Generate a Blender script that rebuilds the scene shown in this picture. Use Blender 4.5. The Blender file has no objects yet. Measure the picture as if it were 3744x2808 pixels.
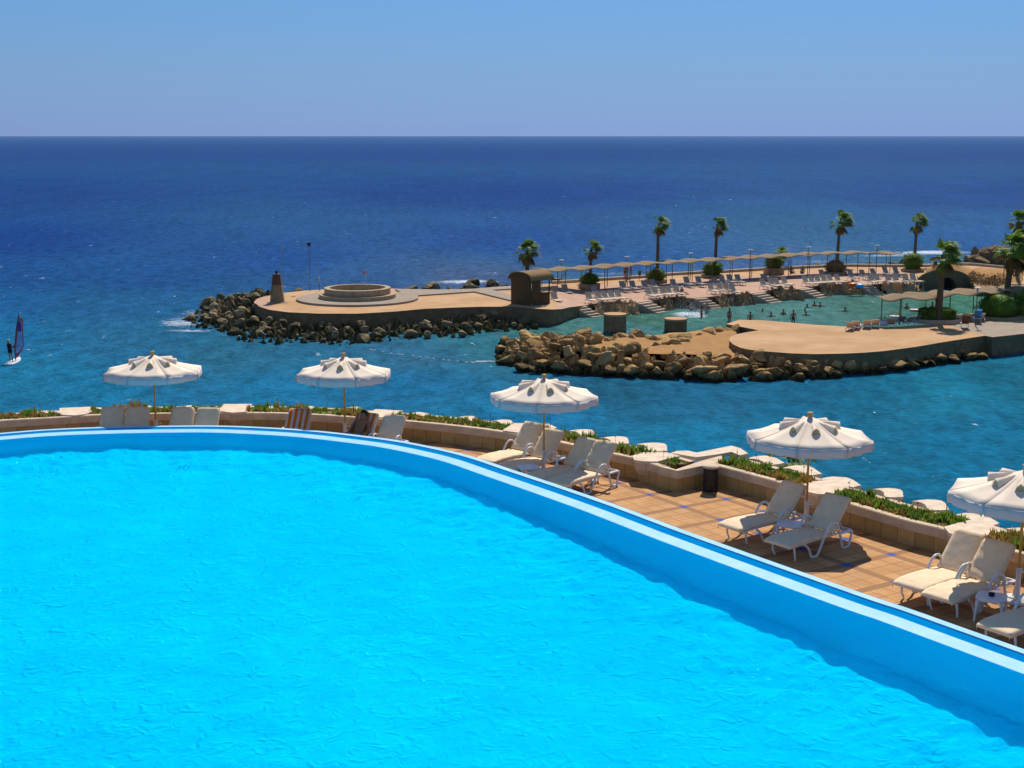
import bpy, bmesh, math, random
from mathutils import Vector, Matrix, noise
R = math.radians
random.seed(7)
C = bpy.context.scene.collection
# ---------------------------------------------------------------- camera, sky, sun, exposure
FPX = 5000.0; TH = math.atan(910/FPX); CAMZ = 16.5
cam = bpy.data.cameras.new('camera'); camo = bpy.data.objects.new('camera', cam); C.objects.link(camo)
camo.location = (0, 0, CAMZ); camo.rotation_euler = (math.pi/2-TH, 0, 0)
cam.sensor_width = 36; cam.lens = 36*FPX/3744; cam.clip_start = .5; cam.clip_end = 60000
S = bpy.context.scene; S.camera = camo
SUN_EL = R(47.5); SUN_AZ = R(13.5)      # sun ahead of the camera, a little to the right
w = bpy.data.worlds.new('World'); S.world = w; w.use_nodes = True
nt = w.node_tree; nt.nodes.clear()
sk = nt.nodes.new('ShaderNodeTexSky'); sk.sky_type = 'NISHITA'; sk.sun_disc = False
sk.sun_elevation = SUN_EL; sk.sun_rotation = SUN_AZ; sk.altitude = 0
sk.air_density = 1.0; sk.dust_density = 0.0; sk.ozone_density = 5.0
bg = nt.nodes.new('ShaderNodeBackground'); bg.inputs[1].default_value = .118
tint = nt.nodes.new('ShaderNodeMix'); tint.data_type = 'RGBA'; tint.blend_type = 'MULTIPLY'
tint.inputs['Factor'].default_value = 1
wtc = nt.nodes.new('ShaderNodeTexCoord'); wsx = nt.nodes.new('ShaderNodeSeparateXYZ'); wrp = nt.nodes.new('ShaderNodeValToRGB')      # bluer air low over the sea
nt.links.new(wtc.outputs['Generated'], wsx.inputs[0]); nt.links.new(wsx.outputs['Z'], wrp.inputs[0])
for i_, (p_, c_) in enumerate([(0, (.185,.295,.75)), (.022, (.215,.318,.655)), (.045, (.248,.35,.595)), (.1, (.29,.43,.62)), (.3, (.86,.90,.98)), (1, (1,1,1))]):
    e_ = wrp.color_ramp.elements[i_] if i_ < 1 else (wrp.color_ramp.elements.new(p_) if i_ < 5 else wrp.color_ramp.elements[-1])
    e_.position = p_; e_.color = (*c_, 1)
nt.links.new(wrp.outputs[0], tint.inputs[7])
wo = nt.nodes.new('ShaderNodeOutputWorld')
nt.links.new(sk.outputs[0], tint.inputs[6]); nt.links.new(tint.outputs[2], bg.inputs[0]); nt.links.new(bg.outputs[0], wo.inputs[0])
sl = bpy.data.lights.new('sun', 'SUN'); sl.energy = 5.0; sl.angle = R(.5); sl.color = (1, .93, .81)
so = bpy.data.objects.new('sun', sl); C.objects.link(so)
sdir = Vector((math.sin(SUN_AZ)*math.cos(SUN_EL), math.cos(SUN_AZ)*math.cos(SUN_EL), math.sin(SUN_EL)))
so.rotation_euler = sdir.to_track_quat('Z', 'Y').to_euler(); so.location = (0, 0, 60)
S.view_settings.view_transform = 'Standard'; S.view_settings.look = 'None'; S.view_settings.exposure = .1; S.view_settings.gamma = 1
S.cycles.max_bounces = 8; S.cycles.diffuse_bounces = 3; S.cycles.glossy_bounces = 3; S.cycles.transparent_max_bounces = 12
S.cycles.sample_clamp_indirect = 4; S.cycles.use_denoising = True
try: S.cycles.denoiser = 'OPENIMAGEDENOISE'
except Exception: pass

# ---------------------------------------------------------------- surveying helpers
# measured points: crop key, x, y in that enlarged crop of the photo, and the known height z of the surface they lie on
K = dict(a1=(0,1200,.42315),a2=(900,1200,.42315),a3=(1700,1350,.36166),a4=(2200,1450,.36166),a5=(2700,1450,.36166),a6=(3144,1650,.45214),
 b1=(620,850,.36166),b2=(1300,900,.36166),b3=(1850,800,.27125),b4=(2300,750,.27125),b5=(2750,700,.30136),b6=(3200,700,.33151),
 b7=(1750,1100,.42948),b8=(2500,1100,.56239),f=(0,0,1.69259),c4=(3380,950,.21101),c5=(3100,1080,.18083),c6=(2400,1020,.18083),c7=(2600,880,.18083),w=(0,1100,.15671))
def _dir(k, x, y):
    x0, y0, s = K[k]; u = x0+x*s-1872; v = y0+y*s-1404
    return Vector((u, FPX*math.cos(TH)-v*math.sin(TH), -FPX*math.sin(TH)-v*math.cos(TH)))
def at(k, x, y, z):
    d = _dir(k, x, y); t = (z-CAMZ)/d.z
    return Vector((d.x*t, d.y*t, z))
def aty(k, x, y, Y):            # point above/below a thing known to stand at distance Y
    d = _dir(k, x, y); t = Y/d.y
    return Vector((d.x*t, Y, CAMZ+d.z*t))
def srcx(k, x): return K[k][0]+x*K[k][2]
def px2(p):                     # metres per photo pixel at p
    return (p.y*math.cos(TH)+(CAMZ-p.z)*math.sin(TH))/FPX

def lin(r, g, b):
    f = lambda c: (c/255/12.92) if c/255 <= .04045 else ((c/255+.055)/1.055)**2.4
    return (f(r), f(g), f(b))
# ---------------------------------------------------------------- materials
def mat(name, col, rough=.7, col2=None, scale=3, detail=6, bump=0, bscale=None, spec=.2, metal=0, ramp=(.35,.65), coord='Object', stretch=None, transl=0):
    m = bpy.data.materials.new(name); m.use_nodes = True; n = m.node_tree.nodes; l = m.node_tree.links
    p = n['Principled BSDF']; p.inputs['Roughness'].default_value = rough; p.inputs['Metallic'].default_value = metal
    p.inputs['Specular IOR Level'].default_value = spec
    p.inputs['Base Color'].default_value = (*col, 1)
    tc = n.new('ShaderNodeTexCoord'); src = tc.outputs[coord]
    if stretch:
        mp = n.new('ShaderNodeMapping'); mp.inputs['Scale'].default_value = stretch; l.new(src, mp.inputs[0]); src = mp.outputs[0]
    if col2 is not None:
        ns = n.new('ShaderNodeTexNoise'); ns.inputs['Scale'].default_value = scale; ns.inputs['Detail'].default_value = detail; ns.inputs['Roughness'].default_value = .62
        l.new(src, ns.inputs['Vector'])
        rp = n.new('ShaderNodeValToRGB'); rp.color_ramp.elements[0].position = ramp[0]; rp.color_ramp.elements[1].position = ramp[1]
        rp.color_ramp.elements[0].color = (*col, 1); rp.color_ramp.elements[1].color = (*col2, 1)
        l.new(ns.outputs[0], rp.inputs[0]); l.new(rp.outputs[0], p.inputs['Base Color'])
    if bump:
        nb = n.new('ShaderNodeTexNoise'); nb.inputs['Scale'].default_value = bscale or scale*3; nb.inputs['Detail'].default_value = 8
        l.new(src, nb.inputs['Vector']); bp = n.new('ShaderNodeBump'); bp.inputs['Strength'].default_value = 1; bp.inputs['Distance'].default_value = bump
        l.new(nb.outputs[0], bp.inputs['Height']); l.new(bp.outputs[0], p.inputs['Normal'])
    if transl:
        tr = n.new('ShaderNodeBsdfTranslucent'); mx = n.new('ShaderNodeMixShader'); mx.inputs[0].default_value = transl
        src2 = p.inputs['Base Color'].links[0].from_socket if p.inputs['Base Color'].links else None
        if src2: l.new(src2, tr.inputs[0])
        else: tr.inputs[0].default_value = (*col, 1)
        l.new(p.outputs[0], mx.inputs[1]); l.new(tr.outputs[0], mx.inputs[2]); l.new(mx.outputs[0], n['Material Output'].inputs[0])
    return m
M = {}
M['white_plastic'] = mat('white_plastic', (.72,.71,.72), .35, (.6,.6,.6), 2)
M['cream'] = mat('cream_fabric', (.82,.63,.42), .85, (.74,.55,.35), 5, bump=.01, bscale=6)
M['canopy'] = mat('canopy_cloth', (.93,.80,.655), .9, (.89,.755,.61), 3, bump=.012, bscale=3, transl=.22)
M['vent_shade'] = mat('vent_shade_sheet', (.52,.44,.22), .9, (.40,.33,.15), 20)  # olive sheet closing each vent hood, paints the shade inside it
M['wood'] = mat('varnished_wood', (.66,.35,.06), .5, (.52,.26,.04), 6, stretch=(6,6,.6))
M['gold'] = mat('turned_wood', (.72,.36,.07), .4, (.6,.28,.05), 8)
M['valance'] = mat('valance_cloth_shade', (.74,.66,.60), .9, (.68,.60,.54), 3, bump=.01, bscale=4, transl=.05)  # canopy cloth toned greyer: the valance's shade is put into its colour
M['coping'] = mat('cream_concrete', (.66,.50,.34), .85, (.50,.37,.24), 3.2, bump=.004, bscale=40)
M['slab'] = mat('pale_slab', (.76,.61,.46), .85, (.58,.44,.31), 5, 10, bump=.012, bscale=22)
M['soil'] = mat('dry_soil', (.30,.19,.07), .95, (.18,.12,.05), 6, bump=.03)
M['trash'] = mat('dark_metal', (.035,.03,.022), .45, (.05,.04,.03), 9, metal=.3)
M['dark'] = mat('dark_plastic_and_shade', (.02,.02,.022), .6)  # dark fittings; also paints the shade in bench recesses and cave
M['sand'] = mat('platform_sand', (.53,.32,.165), .95, (.41,.235,.105), .30, 9, bump=.03, bscale=6, coord='Object')
M['pinkpave'] = mat('pink_paving', (.47,.28,.19), .85, (.38,.22,.14), .6, bump=.01, bscale=5)
M['greypave'] = mat('grey_paving', (.33,.26,.19), .9, (.27,.21,.155), .8, bump=.005)
M['kerb'] = mat('pale_kerb', (.50,.39,.28), .85, (.42,.32,.22), 1)
M['brownwood'] = mat('brown_boards', (.12,.075,.03), .8, (.085,.053,.02), 4, stretch=(12,12,.4), bump=.01)
M['thatch'] = mat('shade_cloth_brown', (.27,.165,.07), .95, (.20,.12,.05), 5, bump=.02, bscale=14)
M['shade'] = mat('shade_net', (.29,.20,.115), .95, (.24,.165,.09), 1.2, transl=.15)
M['post'] = mat('painted_post', (.20,.14,.08), .7, (.15,.10,.05), 6)
M['steel'] = mat('grey_steel', (.30,.29,.27), .5)
M['leaf'] = mat('palm_green', (.21,.33,.035), .6, (.12,.21,.022), 1.2, transl=.3)
M['leafdry'] = mat('palm_dry', (.26,.16,.05), .8, (.16,.10,.03), 2, transl=.2)
M['bark'] = mat('palm_bark', (.15,.105,.055), .95, (.085,.06,.03), 5, stretch=(1,1,5), bump=.03, bscale=8)
M['bush'] = mat('bush_green', (.12,.24,.015), .7, (.06,.13,.012), 1.4, transl=.25)
M['bushy'] = mat('bush_yellowgreen', (.24,.28,.03), .7, (.13,.17,.02), 2, transl=.25)
M['towel_o'] = mat('orange_towel', (.75,.22,.04), .95)
M['red'] = mat('red_paint', (.15,.06,.04), .8, (.11,.06,.035), 2)
M['pink'] = mat('pink_cloth', (.40,.22,.26), .9)
M['skin'] = mat('skin', (.36,.17,.09), .6, (.30,.13,.07), 9)
M['skintan'] = mat('tanned_skin', (.32,.15,.08), .6, (.26,.12,.06), 9)
M['hair'] = mat('dark_hair', (.015,.01,.008), .6)
M['blonde'] = mat('fair_hair', (.5,.36,.1), .6)
M['bluecloth'] = mat('blue_cloth', (.04,.22,.5), .8)
M['darkcloth'] = mat('dark_cloth', (.02,.022,.035), .8)
M['redcloth'] = mat('red_cloth', (.5,.04,.03), .8)
M['whitecloth'] = mat('white_cloth', (.7,.7,.72), .85)
M['brownpad'] = mat('brown_pad', (.17,.075,.03), .8)
M['lighttile'] = mat('pale_pool_tile', (.27,.55,.82), .6, (.36,.62,.86), 2.5, 8, spec=.1)
M['gutter'] = mat('wet_gutter_tile', (.0,.21,.52), .5, (.0,.18,.46), 2, spec=0)

def rock_mat(name, hi, mid, lo, zw):
    """hi/mid mixed by noise, lo = the dark weed and wet stain below height zw"""
    m = bpy.data.materials.new(name); m.use_nodes = True; n = m.node_tree.nodes; l = m.node_tree.links; p = n['Principled BSDF']
    p.inputs['Roughness'].default_value = .9; p.inputs['Specular IOR Level'].default_value = .08
    g = n.new('ShaderNodeNewGeometry'); oi = n.new('ShaderNodeObjectInfo')
    ns = n.new('ShaderNodeTexNoise'); ns.inputs['Scale'].default_value = 1.6; ns.inputs['Detail'].default_value = 9; ns.inputs['Roughness'].default_value = .7; l.new(g.outputs['Position'], ns.inputs['Vector'])
    ad = n.new('ShaderNodeMath'); ad.operation = 'MULTIPLY_ADD'; ad.inputs[1].default_value = .46; l.new(oi.outputs['Random'], ad.inputs[0]); l.new(ns.outputs[0], ad.inputs[2])
    rp = n.new('ShaderNodeValToRGB'); rp.color_ramp.elements[0].position = .52; rp.color_ramp.elements[1].position = .90
    rp.color_ramp.elements[0].color = (*mid, 1); rp.color_ramp.elements[1].color = (*hi, 1); l.new(ad.outputs[0], rp.inputs[0])
    sx = n.new('ShaderNodeSeparateXYZ'); l.new(g.outputs['Position'], sx.inputs[0])
    ma = n.new('ShaderNodeMath'); ma.operation = 'MULTIPLY_ADD'; ma.inputs[1].default_value = .9; l.new(ns.outputs[0], ma.inputs[0]); l.new(sx.outputs['Z'], ma.inputs[2])
    mr = n.new('ShaderNodeMapRange'); mr.inputs['From Min'].default_value = zw+.2; mr.inputs['From Max'].default_value = zw+.75; l.new(ma.outputs[0], mr.inputs['Value'])
    mx = n.new('ShaderNodeMix'); mx.data_type = 'RGBA'; mx.inputs[6].default_value = (*lo, 1); l.new(mr.outputs[0], mx.inputs['Factor']); l.new(rp.outputs[0], mx.inputs[7])
    vr = n.new('ShaderNodeTexNoise'); vr.inputs['Scale'].default_value = 7; vr.inputs['Detail'].default_value = 6; l.new(g.outputs['Position'], vr.inputs['Vector'])
    bp = n.new('ShaderNodeBump'); bp.inputs['Distance'].default_value = .12; bp.inputs['Strength'].default_value = .9; l.new(vr.outputs[0], bp.inputs['Height'])
    l.new(mx.outputs[2], p.inputs['Base Color']); l.new(bp.outputs[0], p.inputs['Normal']); return m
M['rock_tan'] = rock_mat('tan_rock', (.52,.315,.12), (.23,.135,.052), (.036,.029,.010), .50)
M['rock_dark'] = rock_mat('dark_rock', (.30,.22,.115), (.07,.056,.024), (.05,.042,.010), .2)
M['rock_bank'] = rock_mat('bank_rock', (.50,.34,.18), (.24,.165,.08), (.06,.052,.02), -.25)
M['quay'] = rock_mat('weathered_quay', (.30,.21,.11), (.17,.12,.06), (.045,.040,.015), .0)

# ---------------------------------------------------------------- mesh builder
class MB:
    def __init__(s): s.v = []; s.f = []; s.mi = []; s.sm = []
    def add(s, vs, fs, mi=0, smooth=False):
        o = len(s.v); s.v += [tuple(p) for p in vs]; s.f += [tuple(i+o for i in f) for f in fs]; s.mi += [mi]*len(fs); s.sm += [smooth]*len(fs); return s
    def box(s, c, d, rz=0, mi=0):
        cx, cy, cz = c; dx, dy, dz = d[0]/2, d[1]/2, d[2]/2; ca, sa = math.cos(rz), math.sin(rz); vs = []
        for a, b, e in ((-1,-1,-1),(1,-1,-1),(1,1,-1),(-1,1,-1),(-1,-1,1),(1,-1,1),(1,1,1),(-1,1,1)):
            x, y = a*dx, b*dy; vs.append((cx+x*ca-y*sa, cy+x*sa+y*ca, cz+e*dz))
        return s.add(vs, [(0,3,2,1),(4,5,6,7),(0,1,5,4),(1,2,6,5),(2,3,7,6),(3,0,4,7)], mi)
    def prism(s, poly, z0, z1, mi=0, mi_side=None):
        a = sum(poly[i][0]*poly[(i+1)%len(poly)][1]-poly[(i+1)%len(poly)][0]*poly[i][1] for i in range(len(poly)))
        if a < 0: poly = poly[::-1]
        n = len(poly); zf = (lambda z, i: z[i] if isinstance(z, (list, tuple)) else z)
        vs = [(p[0], p[1], zf(z0, i)) for i, p in enumerate(poly)]+[(p[0], p[1], zf(z1, i)) for i, p in enumerate(poly)]
        s.add(vs, [tuple(range(n-1,-1,-1)), tuple(range(n,2*n))], mi)
        return s.add(vs, [(i,(i+1)%n,n+(i+1)%n,n+i) for i in range(n)], mi if mi_side is None else mi_side)
    def tube(s, path, r, seg=8, mi=0, caps=True):
        P = [Vector(p) for p in path]; n = len(P); rr = r if isinstance(r, (list, tuple)) else [r]*n; vs = []
        up = None
        for i in range(n):
            t = (P[min(i+1,n-1)]-P[max(i-1,0)]).normalized()
            if up is None: up = Vector((0,0,1)) if abs(t.z) < .9 else Vector((1,0,0))
            a = t.cross(up); a = a.normalized() if a.length > 1e-6 else Vector((1,0,0)); b = a.cross(t).normalized(); up = b
            for j in range(seg):
                th = 2*math.pi*j/seg; vs.append(P[i]+(a*math.cos(th)+b*math.sin(th))*rr[i])
        fs = [(i*seg+j, i*seg+(j+1)%seg, (i+1)*seg+(j+1)%seg, (i+1)*seg+j) for i in range(n-1) for j in range(seg)]
        s.add(vs, fs, mi, True)
        if caps: s.add(vs, [tuple(range(seg-1,-1,-1)), tuple(range((n-1)*seg, n*seg))], mi)
        return s
    def lathe(s, prof, c=(0,0), seg=24, mi=0, smooth=True):
        vs = [(c[0]+r*math.cos(2*math.pi*j/seg), c[1]+r*math.sin(2*math.pi*j/seg), z) for r, z in prof for j in range(seg)]; n = len(prof)
        return s.add(vs, [(i*seg+j, i*seg+(j+1)%seg, (i+1)*seg+(j+1)%seg, (i+1)*seg+j) for i in range(n-1) for j in range(seg)], mi, smooth)
    def ball(s, c, r, seg=10, rings=7, mi=0):
        r = r if isinstance(r, (list, tuple)) else (r, r, r)
        vs = []; 
        for i in range(rings+1):
            ph = math.pi*i/rings
            for j in range(seg):
                t = 2*math.pi*j/seg; vs.append((c[0]+r[0]*math.sin(ph)*math.cos(t), c[1]+r[1]*math.sin(ph)*math.sin(t), c[2]+r[2]*math.cos(ph)))
        return s.add(vs, [(i*seg+j, (i+1)*seg+j, (i+1)*seg+(j+1)%seg, i*seg+(j+1)%seg) for i in range(rings) for j in range(seg)], mi, True)
    def sheet(s, grid, mi=0, smooth=True):
        n = len(grid); m_ = len(grid[0]); vs = [p for row in grid for p in row]
        return s.add(vs, [(i*m_+j, i*m_+j+1, (i+1)*m_+j+1, (i+1)*m_+j) for i in range(n-1) for j in range(m_-1)], mi, smooth)
    def build(s, name, mats, parent=None, loc=None, weld=False):
        me = bpy.data.meshes.new(name); me.from_pydata(s.v, [], s.f)
        for m in (mats if isinstance(mats, (list, tuple)) else [mats]): me.materials.append(M[m] if isinstance(m, str) else m)
        me.polygons.foreach_set('material_index', s.mi); me.polygons.foreach_set('use_smooth', s.sm)
        me.validate(); 
        if weld:
            bm = bmesh.new(); bm.from_mesh(me); bmesh.ops.remove_doubles(bm, verts=bm.verts, dist=1e-4); bm.to_mesh(me); bm.free()
        me.update()
        o = bpy.data.objects.new(name, me); C.objects.link(o)
        if parent: o.parent = parent
        if loc is not None: o.location = loc
        return o
def tag(o, label=None, cat=None, group=None, kind=None):
    if label: o['label'] = label
    if cat: o['category'] = cat
    if group: o['group'] = group
    if kind: o['kind'] = kind
    return o
def empty(name, loc, rz, label, cat, group=None):
    o = bpy.data.objects.new(name, None); C.objects.link(o); o.location = loc; o.rotation_euler = (0,0,rz); o.empty_display_size = .3
    return tag(o, label, cat, group)
def copy_tree(o, loc, rz, label, group=None, sc=None):
    r = o.copy(); C.objects.link(r); r.location = loc; r.rotation_euler = (0,0,rz); r['label'] = label
    if group: r['group'] = group
    if sc: r.scale = sc
    for ch in list(o.children):
        c = ch.copy(); C.objects.link(c); c.parent = r
        for g in list(ch.children):
            d = g.copy(); C.objects.link(d); d.parent = c
    return r
def spline(pts, n=8):
    P = [Vector(p) for p in pts]; P = [P[0]*2-P[1]]+P+[P[-1]*2-P[-2]]; out = []
    for i in range(1, len(P)-2):
        a, b, c, d = P[i-1], P[i], P[i+1], P[i+2]
        for j in range(n):
            t = j/n; out.append(.5*((2*b)+(c-a)*t+(2*a-5*b+4*c-d)*t*t+(3*b-a-3*c+d)*t**3))
    return out+[P[-2]]
def offset(pts, d):             # to the left of travel in plan
    out = []
    for i, p in enumerate(pts):
        t = pts[min(i+1,len(pts)-1)]-pts[max(i-1,0)]; t.z = 0; t.normalize(); out.append(p+Vector((-t.y, t.x, 0))*d)
    return out
def inside(p, poly):
    c = False; n = len(poly); x, y = p[0], p[1]
    for i in range(n):
        a, b = poly[i], poly[i-1]
        if (a[1] > y) != (b[1] > y) and x < (b[0]-a[0])*(y-a[1])/(b[1]-a[1])+a[0]: c = not c
    return c
def edge_dist(p, poly, closed=True):
    best = 1e9; n = len(poly)
    for i in range(0 if closed else 1, n):
        a, b = poly[i-1], poly[i]; dx, dy = b[0]-a[0], b[1]-a[1]; L = dx*dx+dy*dy or 1e-9
        t = max(0, min(1, ((p[0]-a[0])*dx+(p[1]-a[1])*dy)/L)); best = min(best, math.hypot(p[0]-a[0]-dx*t, p[1]-a[1]-dy*t))
    return best
# ================================================================ SEA
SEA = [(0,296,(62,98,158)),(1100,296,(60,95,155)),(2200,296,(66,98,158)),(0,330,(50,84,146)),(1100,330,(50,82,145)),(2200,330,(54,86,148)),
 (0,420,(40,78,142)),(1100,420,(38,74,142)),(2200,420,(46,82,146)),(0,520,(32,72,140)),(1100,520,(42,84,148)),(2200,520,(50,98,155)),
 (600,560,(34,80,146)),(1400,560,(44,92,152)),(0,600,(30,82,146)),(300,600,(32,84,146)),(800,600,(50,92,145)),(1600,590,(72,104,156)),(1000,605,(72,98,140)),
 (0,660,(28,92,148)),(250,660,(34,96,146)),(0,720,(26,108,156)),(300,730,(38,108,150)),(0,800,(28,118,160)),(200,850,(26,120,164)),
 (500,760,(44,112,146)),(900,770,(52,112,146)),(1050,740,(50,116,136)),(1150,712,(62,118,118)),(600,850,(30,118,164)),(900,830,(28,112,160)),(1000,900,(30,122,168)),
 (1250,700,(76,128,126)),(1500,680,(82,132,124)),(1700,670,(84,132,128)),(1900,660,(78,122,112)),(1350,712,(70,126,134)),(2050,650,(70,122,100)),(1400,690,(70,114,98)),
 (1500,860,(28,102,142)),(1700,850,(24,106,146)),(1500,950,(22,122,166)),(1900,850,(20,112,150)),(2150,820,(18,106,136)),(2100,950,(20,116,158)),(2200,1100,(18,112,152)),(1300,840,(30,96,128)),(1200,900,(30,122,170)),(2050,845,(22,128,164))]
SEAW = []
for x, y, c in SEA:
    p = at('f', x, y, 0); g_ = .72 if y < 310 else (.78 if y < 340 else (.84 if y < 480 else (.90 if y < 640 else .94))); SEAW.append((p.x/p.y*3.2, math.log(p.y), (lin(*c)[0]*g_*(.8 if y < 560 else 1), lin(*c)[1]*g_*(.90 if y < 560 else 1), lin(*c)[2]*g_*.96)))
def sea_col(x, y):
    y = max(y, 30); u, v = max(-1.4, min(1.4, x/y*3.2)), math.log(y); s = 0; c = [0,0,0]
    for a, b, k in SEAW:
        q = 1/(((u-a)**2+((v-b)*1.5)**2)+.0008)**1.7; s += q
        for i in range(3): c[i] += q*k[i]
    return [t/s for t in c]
FOAM = []       # x, y, rx, ry, strength: where swell breaks on the stones
for k, x, y, rx, ry, st in [('b1',140,930,2.6,2.4,.72),('b1',260,800,2.0,3.0,.7),('b1',330,1000,3.0,1.0,.6),('b1',640,1040,1.6,.9,.8),('b1',120,990,2.2,1.2,.5),('b1',950,1110,1.2,.6,.6),('b1',90,880,3,3,.6),('b1',420,700,3.5,3,.35),
   ('b2',1050,362,4.5,2.2,.8),('b2',1180,350,3,2,.7),('b2',1345,270,2.5,4,.7),('b2',420,392,5,2,.35),('b2',1900,370,6,2,.3),('b4',400,900,8,3,.25),
   ('b6',620,675,7,3.2,.95),('b6',240,705,4,3,.6),('b6',700,665,4,3,.6),('b5',810,855,5,2.5,.8),('b5',1330,785,5,3,.55),('b6',1270,610,3,3,.5),
   ('b3',1390,738,5,1.6,.75),('a2',2050,285,1.6,.7,.45),('b7',60,520,2.0,1.0,.5),('c6',560,700,1.6,1.1,1),('c6',660,740,2.2,.8,1),('c6',720,680,1.5,1.0,.75),('c6',780,760,1.5,.6,.9),('c6',1000,790,1.2,.5,.6)]:
    p = at(k, x, y, 0); FOAM.append((p.x, p.y, rx, ry, st))
def foam(x, y):
    return min(1, sum(st*math.exp(-(((x-a)/rx)**2+((y-b)/ry)**2)) for a, b, rx, ry, st in FOAM if abs(x-a) < rx*3 and abs(y-b) < ry*3))
ys = [-60, 10, 25]+[30*(1.0125**i) for i in range(185)]; ys += [ys[-1]*(1.11**i) for i in range(1, 47)]
ts = [-1.6,-1.2,-.9,-.7]+[-.5+i*.0125 for i in range(81)]+[.7,.9,1.2,1.6]
vs = []; cols = []
for y in ys:
    for t in ts:
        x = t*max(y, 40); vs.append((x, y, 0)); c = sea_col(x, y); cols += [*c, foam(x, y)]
nT = len(ts); fs = [(i*nT+j, i*nT+j+1, (i+1)*nT+j+1, (i+1)*nT+j) for i in range(len(ys)-1) for j in range(nT-1)]
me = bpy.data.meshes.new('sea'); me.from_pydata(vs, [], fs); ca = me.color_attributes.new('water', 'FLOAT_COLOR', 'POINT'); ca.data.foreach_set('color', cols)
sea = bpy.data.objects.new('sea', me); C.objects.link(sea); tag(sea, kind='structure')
m = bpy.data.materials.new('sea_water'); m.use_nodes = True; n = m.node_tree.nodes; l = m.node_tree.links; p = n['Principled BSDF']
va = n.new('ShaderNodeVertexColor'); va.layer_name = 'water'; tc = n.new('ShaderNodeTexCoord')
def nz(sc, det, rough=.6, stretch=(1,1,1), dist=0):
    mp = n.new('ShaderNodeMapping'); mp.inputs['Scale'].default_value = stretch; l.new(tc.outputs['Object'], mp.inputs[0])
    t = n.new('ShaderNodeTexNoise'); t.inputs['Scale'].default_value = sc; t.inputs['Detail'].default_value = det; t.inputs['Roughness'].default_value = rough; t.inputs['Distortion'].default_value = dist
    l.new(mp.outputs[0], t.inputs['Vector']); return t.outputs[0]
def mth(op, a, b=None, c=None):
    q = n.new('ShaderNodeMath'); q.operation = op
    for i, v in enumerate((a, b, c)):
        if v is None: continue
        if isinstance(v, (int, float)): q.inputs[i].default_value = v
        else: l.new(v, q.inputs[i])
    return q.outputs[0]
big = nz(.12, 3, .55, (1,.30,1), .3); far2 = nz(.045, 3, .55, (1,.30,1), .2); mid_ = nz(.7, 5, .62, (1,.55,1), .4); fine = nz(2.3, 6, .68, (.7,1.25,1), .4)
hsum = mth('ADD', mth('MULTIPLY', mid_, .6), mth('MULTIPLY', fine, .22))
bp = n.new('ShaderNodeBump'); bp.inputs['Strength'].default_value = 1; bp.inputs['Distance'].default_value = .85; l.new(hsum, bp.inputs['Height'])
# darker troughs, lighter crests: wave light and shade painted into the water colour
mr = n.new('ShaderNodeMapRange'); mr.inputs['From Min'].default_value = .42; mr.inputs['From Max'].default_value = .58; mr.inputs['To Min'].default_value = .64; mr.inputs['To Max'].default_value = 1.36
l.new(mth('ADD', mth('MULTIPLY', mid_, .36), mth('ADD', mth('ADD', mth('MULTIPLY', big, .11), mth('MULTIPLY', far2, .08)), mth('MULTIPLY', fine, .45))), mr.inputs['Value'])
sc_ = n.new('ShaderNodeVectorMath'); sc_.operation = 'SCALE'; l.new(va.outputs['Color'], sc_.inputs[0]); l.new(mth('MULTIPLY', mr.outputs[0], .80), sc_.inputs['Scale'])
# white caps and surf; sparse specks also paint sun glints into the colour
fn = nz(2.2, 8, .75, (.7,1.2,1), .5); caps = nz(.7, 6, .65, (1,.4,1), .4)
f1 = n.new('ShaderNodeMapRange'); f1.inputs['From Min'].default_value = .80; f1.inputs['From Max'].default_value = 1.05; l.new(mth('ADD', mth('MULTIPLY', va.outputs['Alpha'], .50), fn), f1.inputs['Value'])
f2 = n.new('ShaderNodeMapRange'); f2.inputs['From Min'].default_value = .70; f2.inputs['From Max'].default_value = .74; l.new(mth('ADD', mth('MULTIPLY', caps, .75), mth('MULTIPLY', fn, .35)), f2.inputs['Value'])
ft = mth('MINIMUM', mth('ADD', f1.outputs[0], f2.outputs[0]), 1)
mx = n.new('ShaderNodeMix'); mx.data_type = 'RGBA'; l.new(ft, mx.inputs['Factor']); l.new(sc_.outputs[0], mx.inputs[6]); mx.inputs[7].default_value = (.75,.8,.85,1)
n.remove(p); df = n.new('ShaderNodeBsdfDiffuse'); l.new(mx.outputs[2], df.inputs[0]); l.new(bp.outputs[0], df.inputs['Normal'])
gl = n.new('ShaderNodeBsdfGlossy'); gl.inputs['Color'].default_value = (.5,.8,1,1); gl.inputs['Roughness'].default_value = .12; l.new(bp.outputs[0], gl.inputs['Normal'])
fr = n.new('ShaderNodeFresnel'); fr.inputs['IOR'].default_value = 1.33; l.new(bp.outputs[0], fr.inputs['Normal'])
mxs = n.new('ShaderNodeMixShader'); l.new(mth('MULTIPLY', fr.outputs[0], .13), mxs.inputs[0]); l.new(df.outputs[0], mxs.inputs[1]); l.new(gl.outputs[0], mxs.inputs[2]); l.new(mxs.outputs[0], n['Material Output'].inputs[0])
me.materials.append(m)

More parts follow.
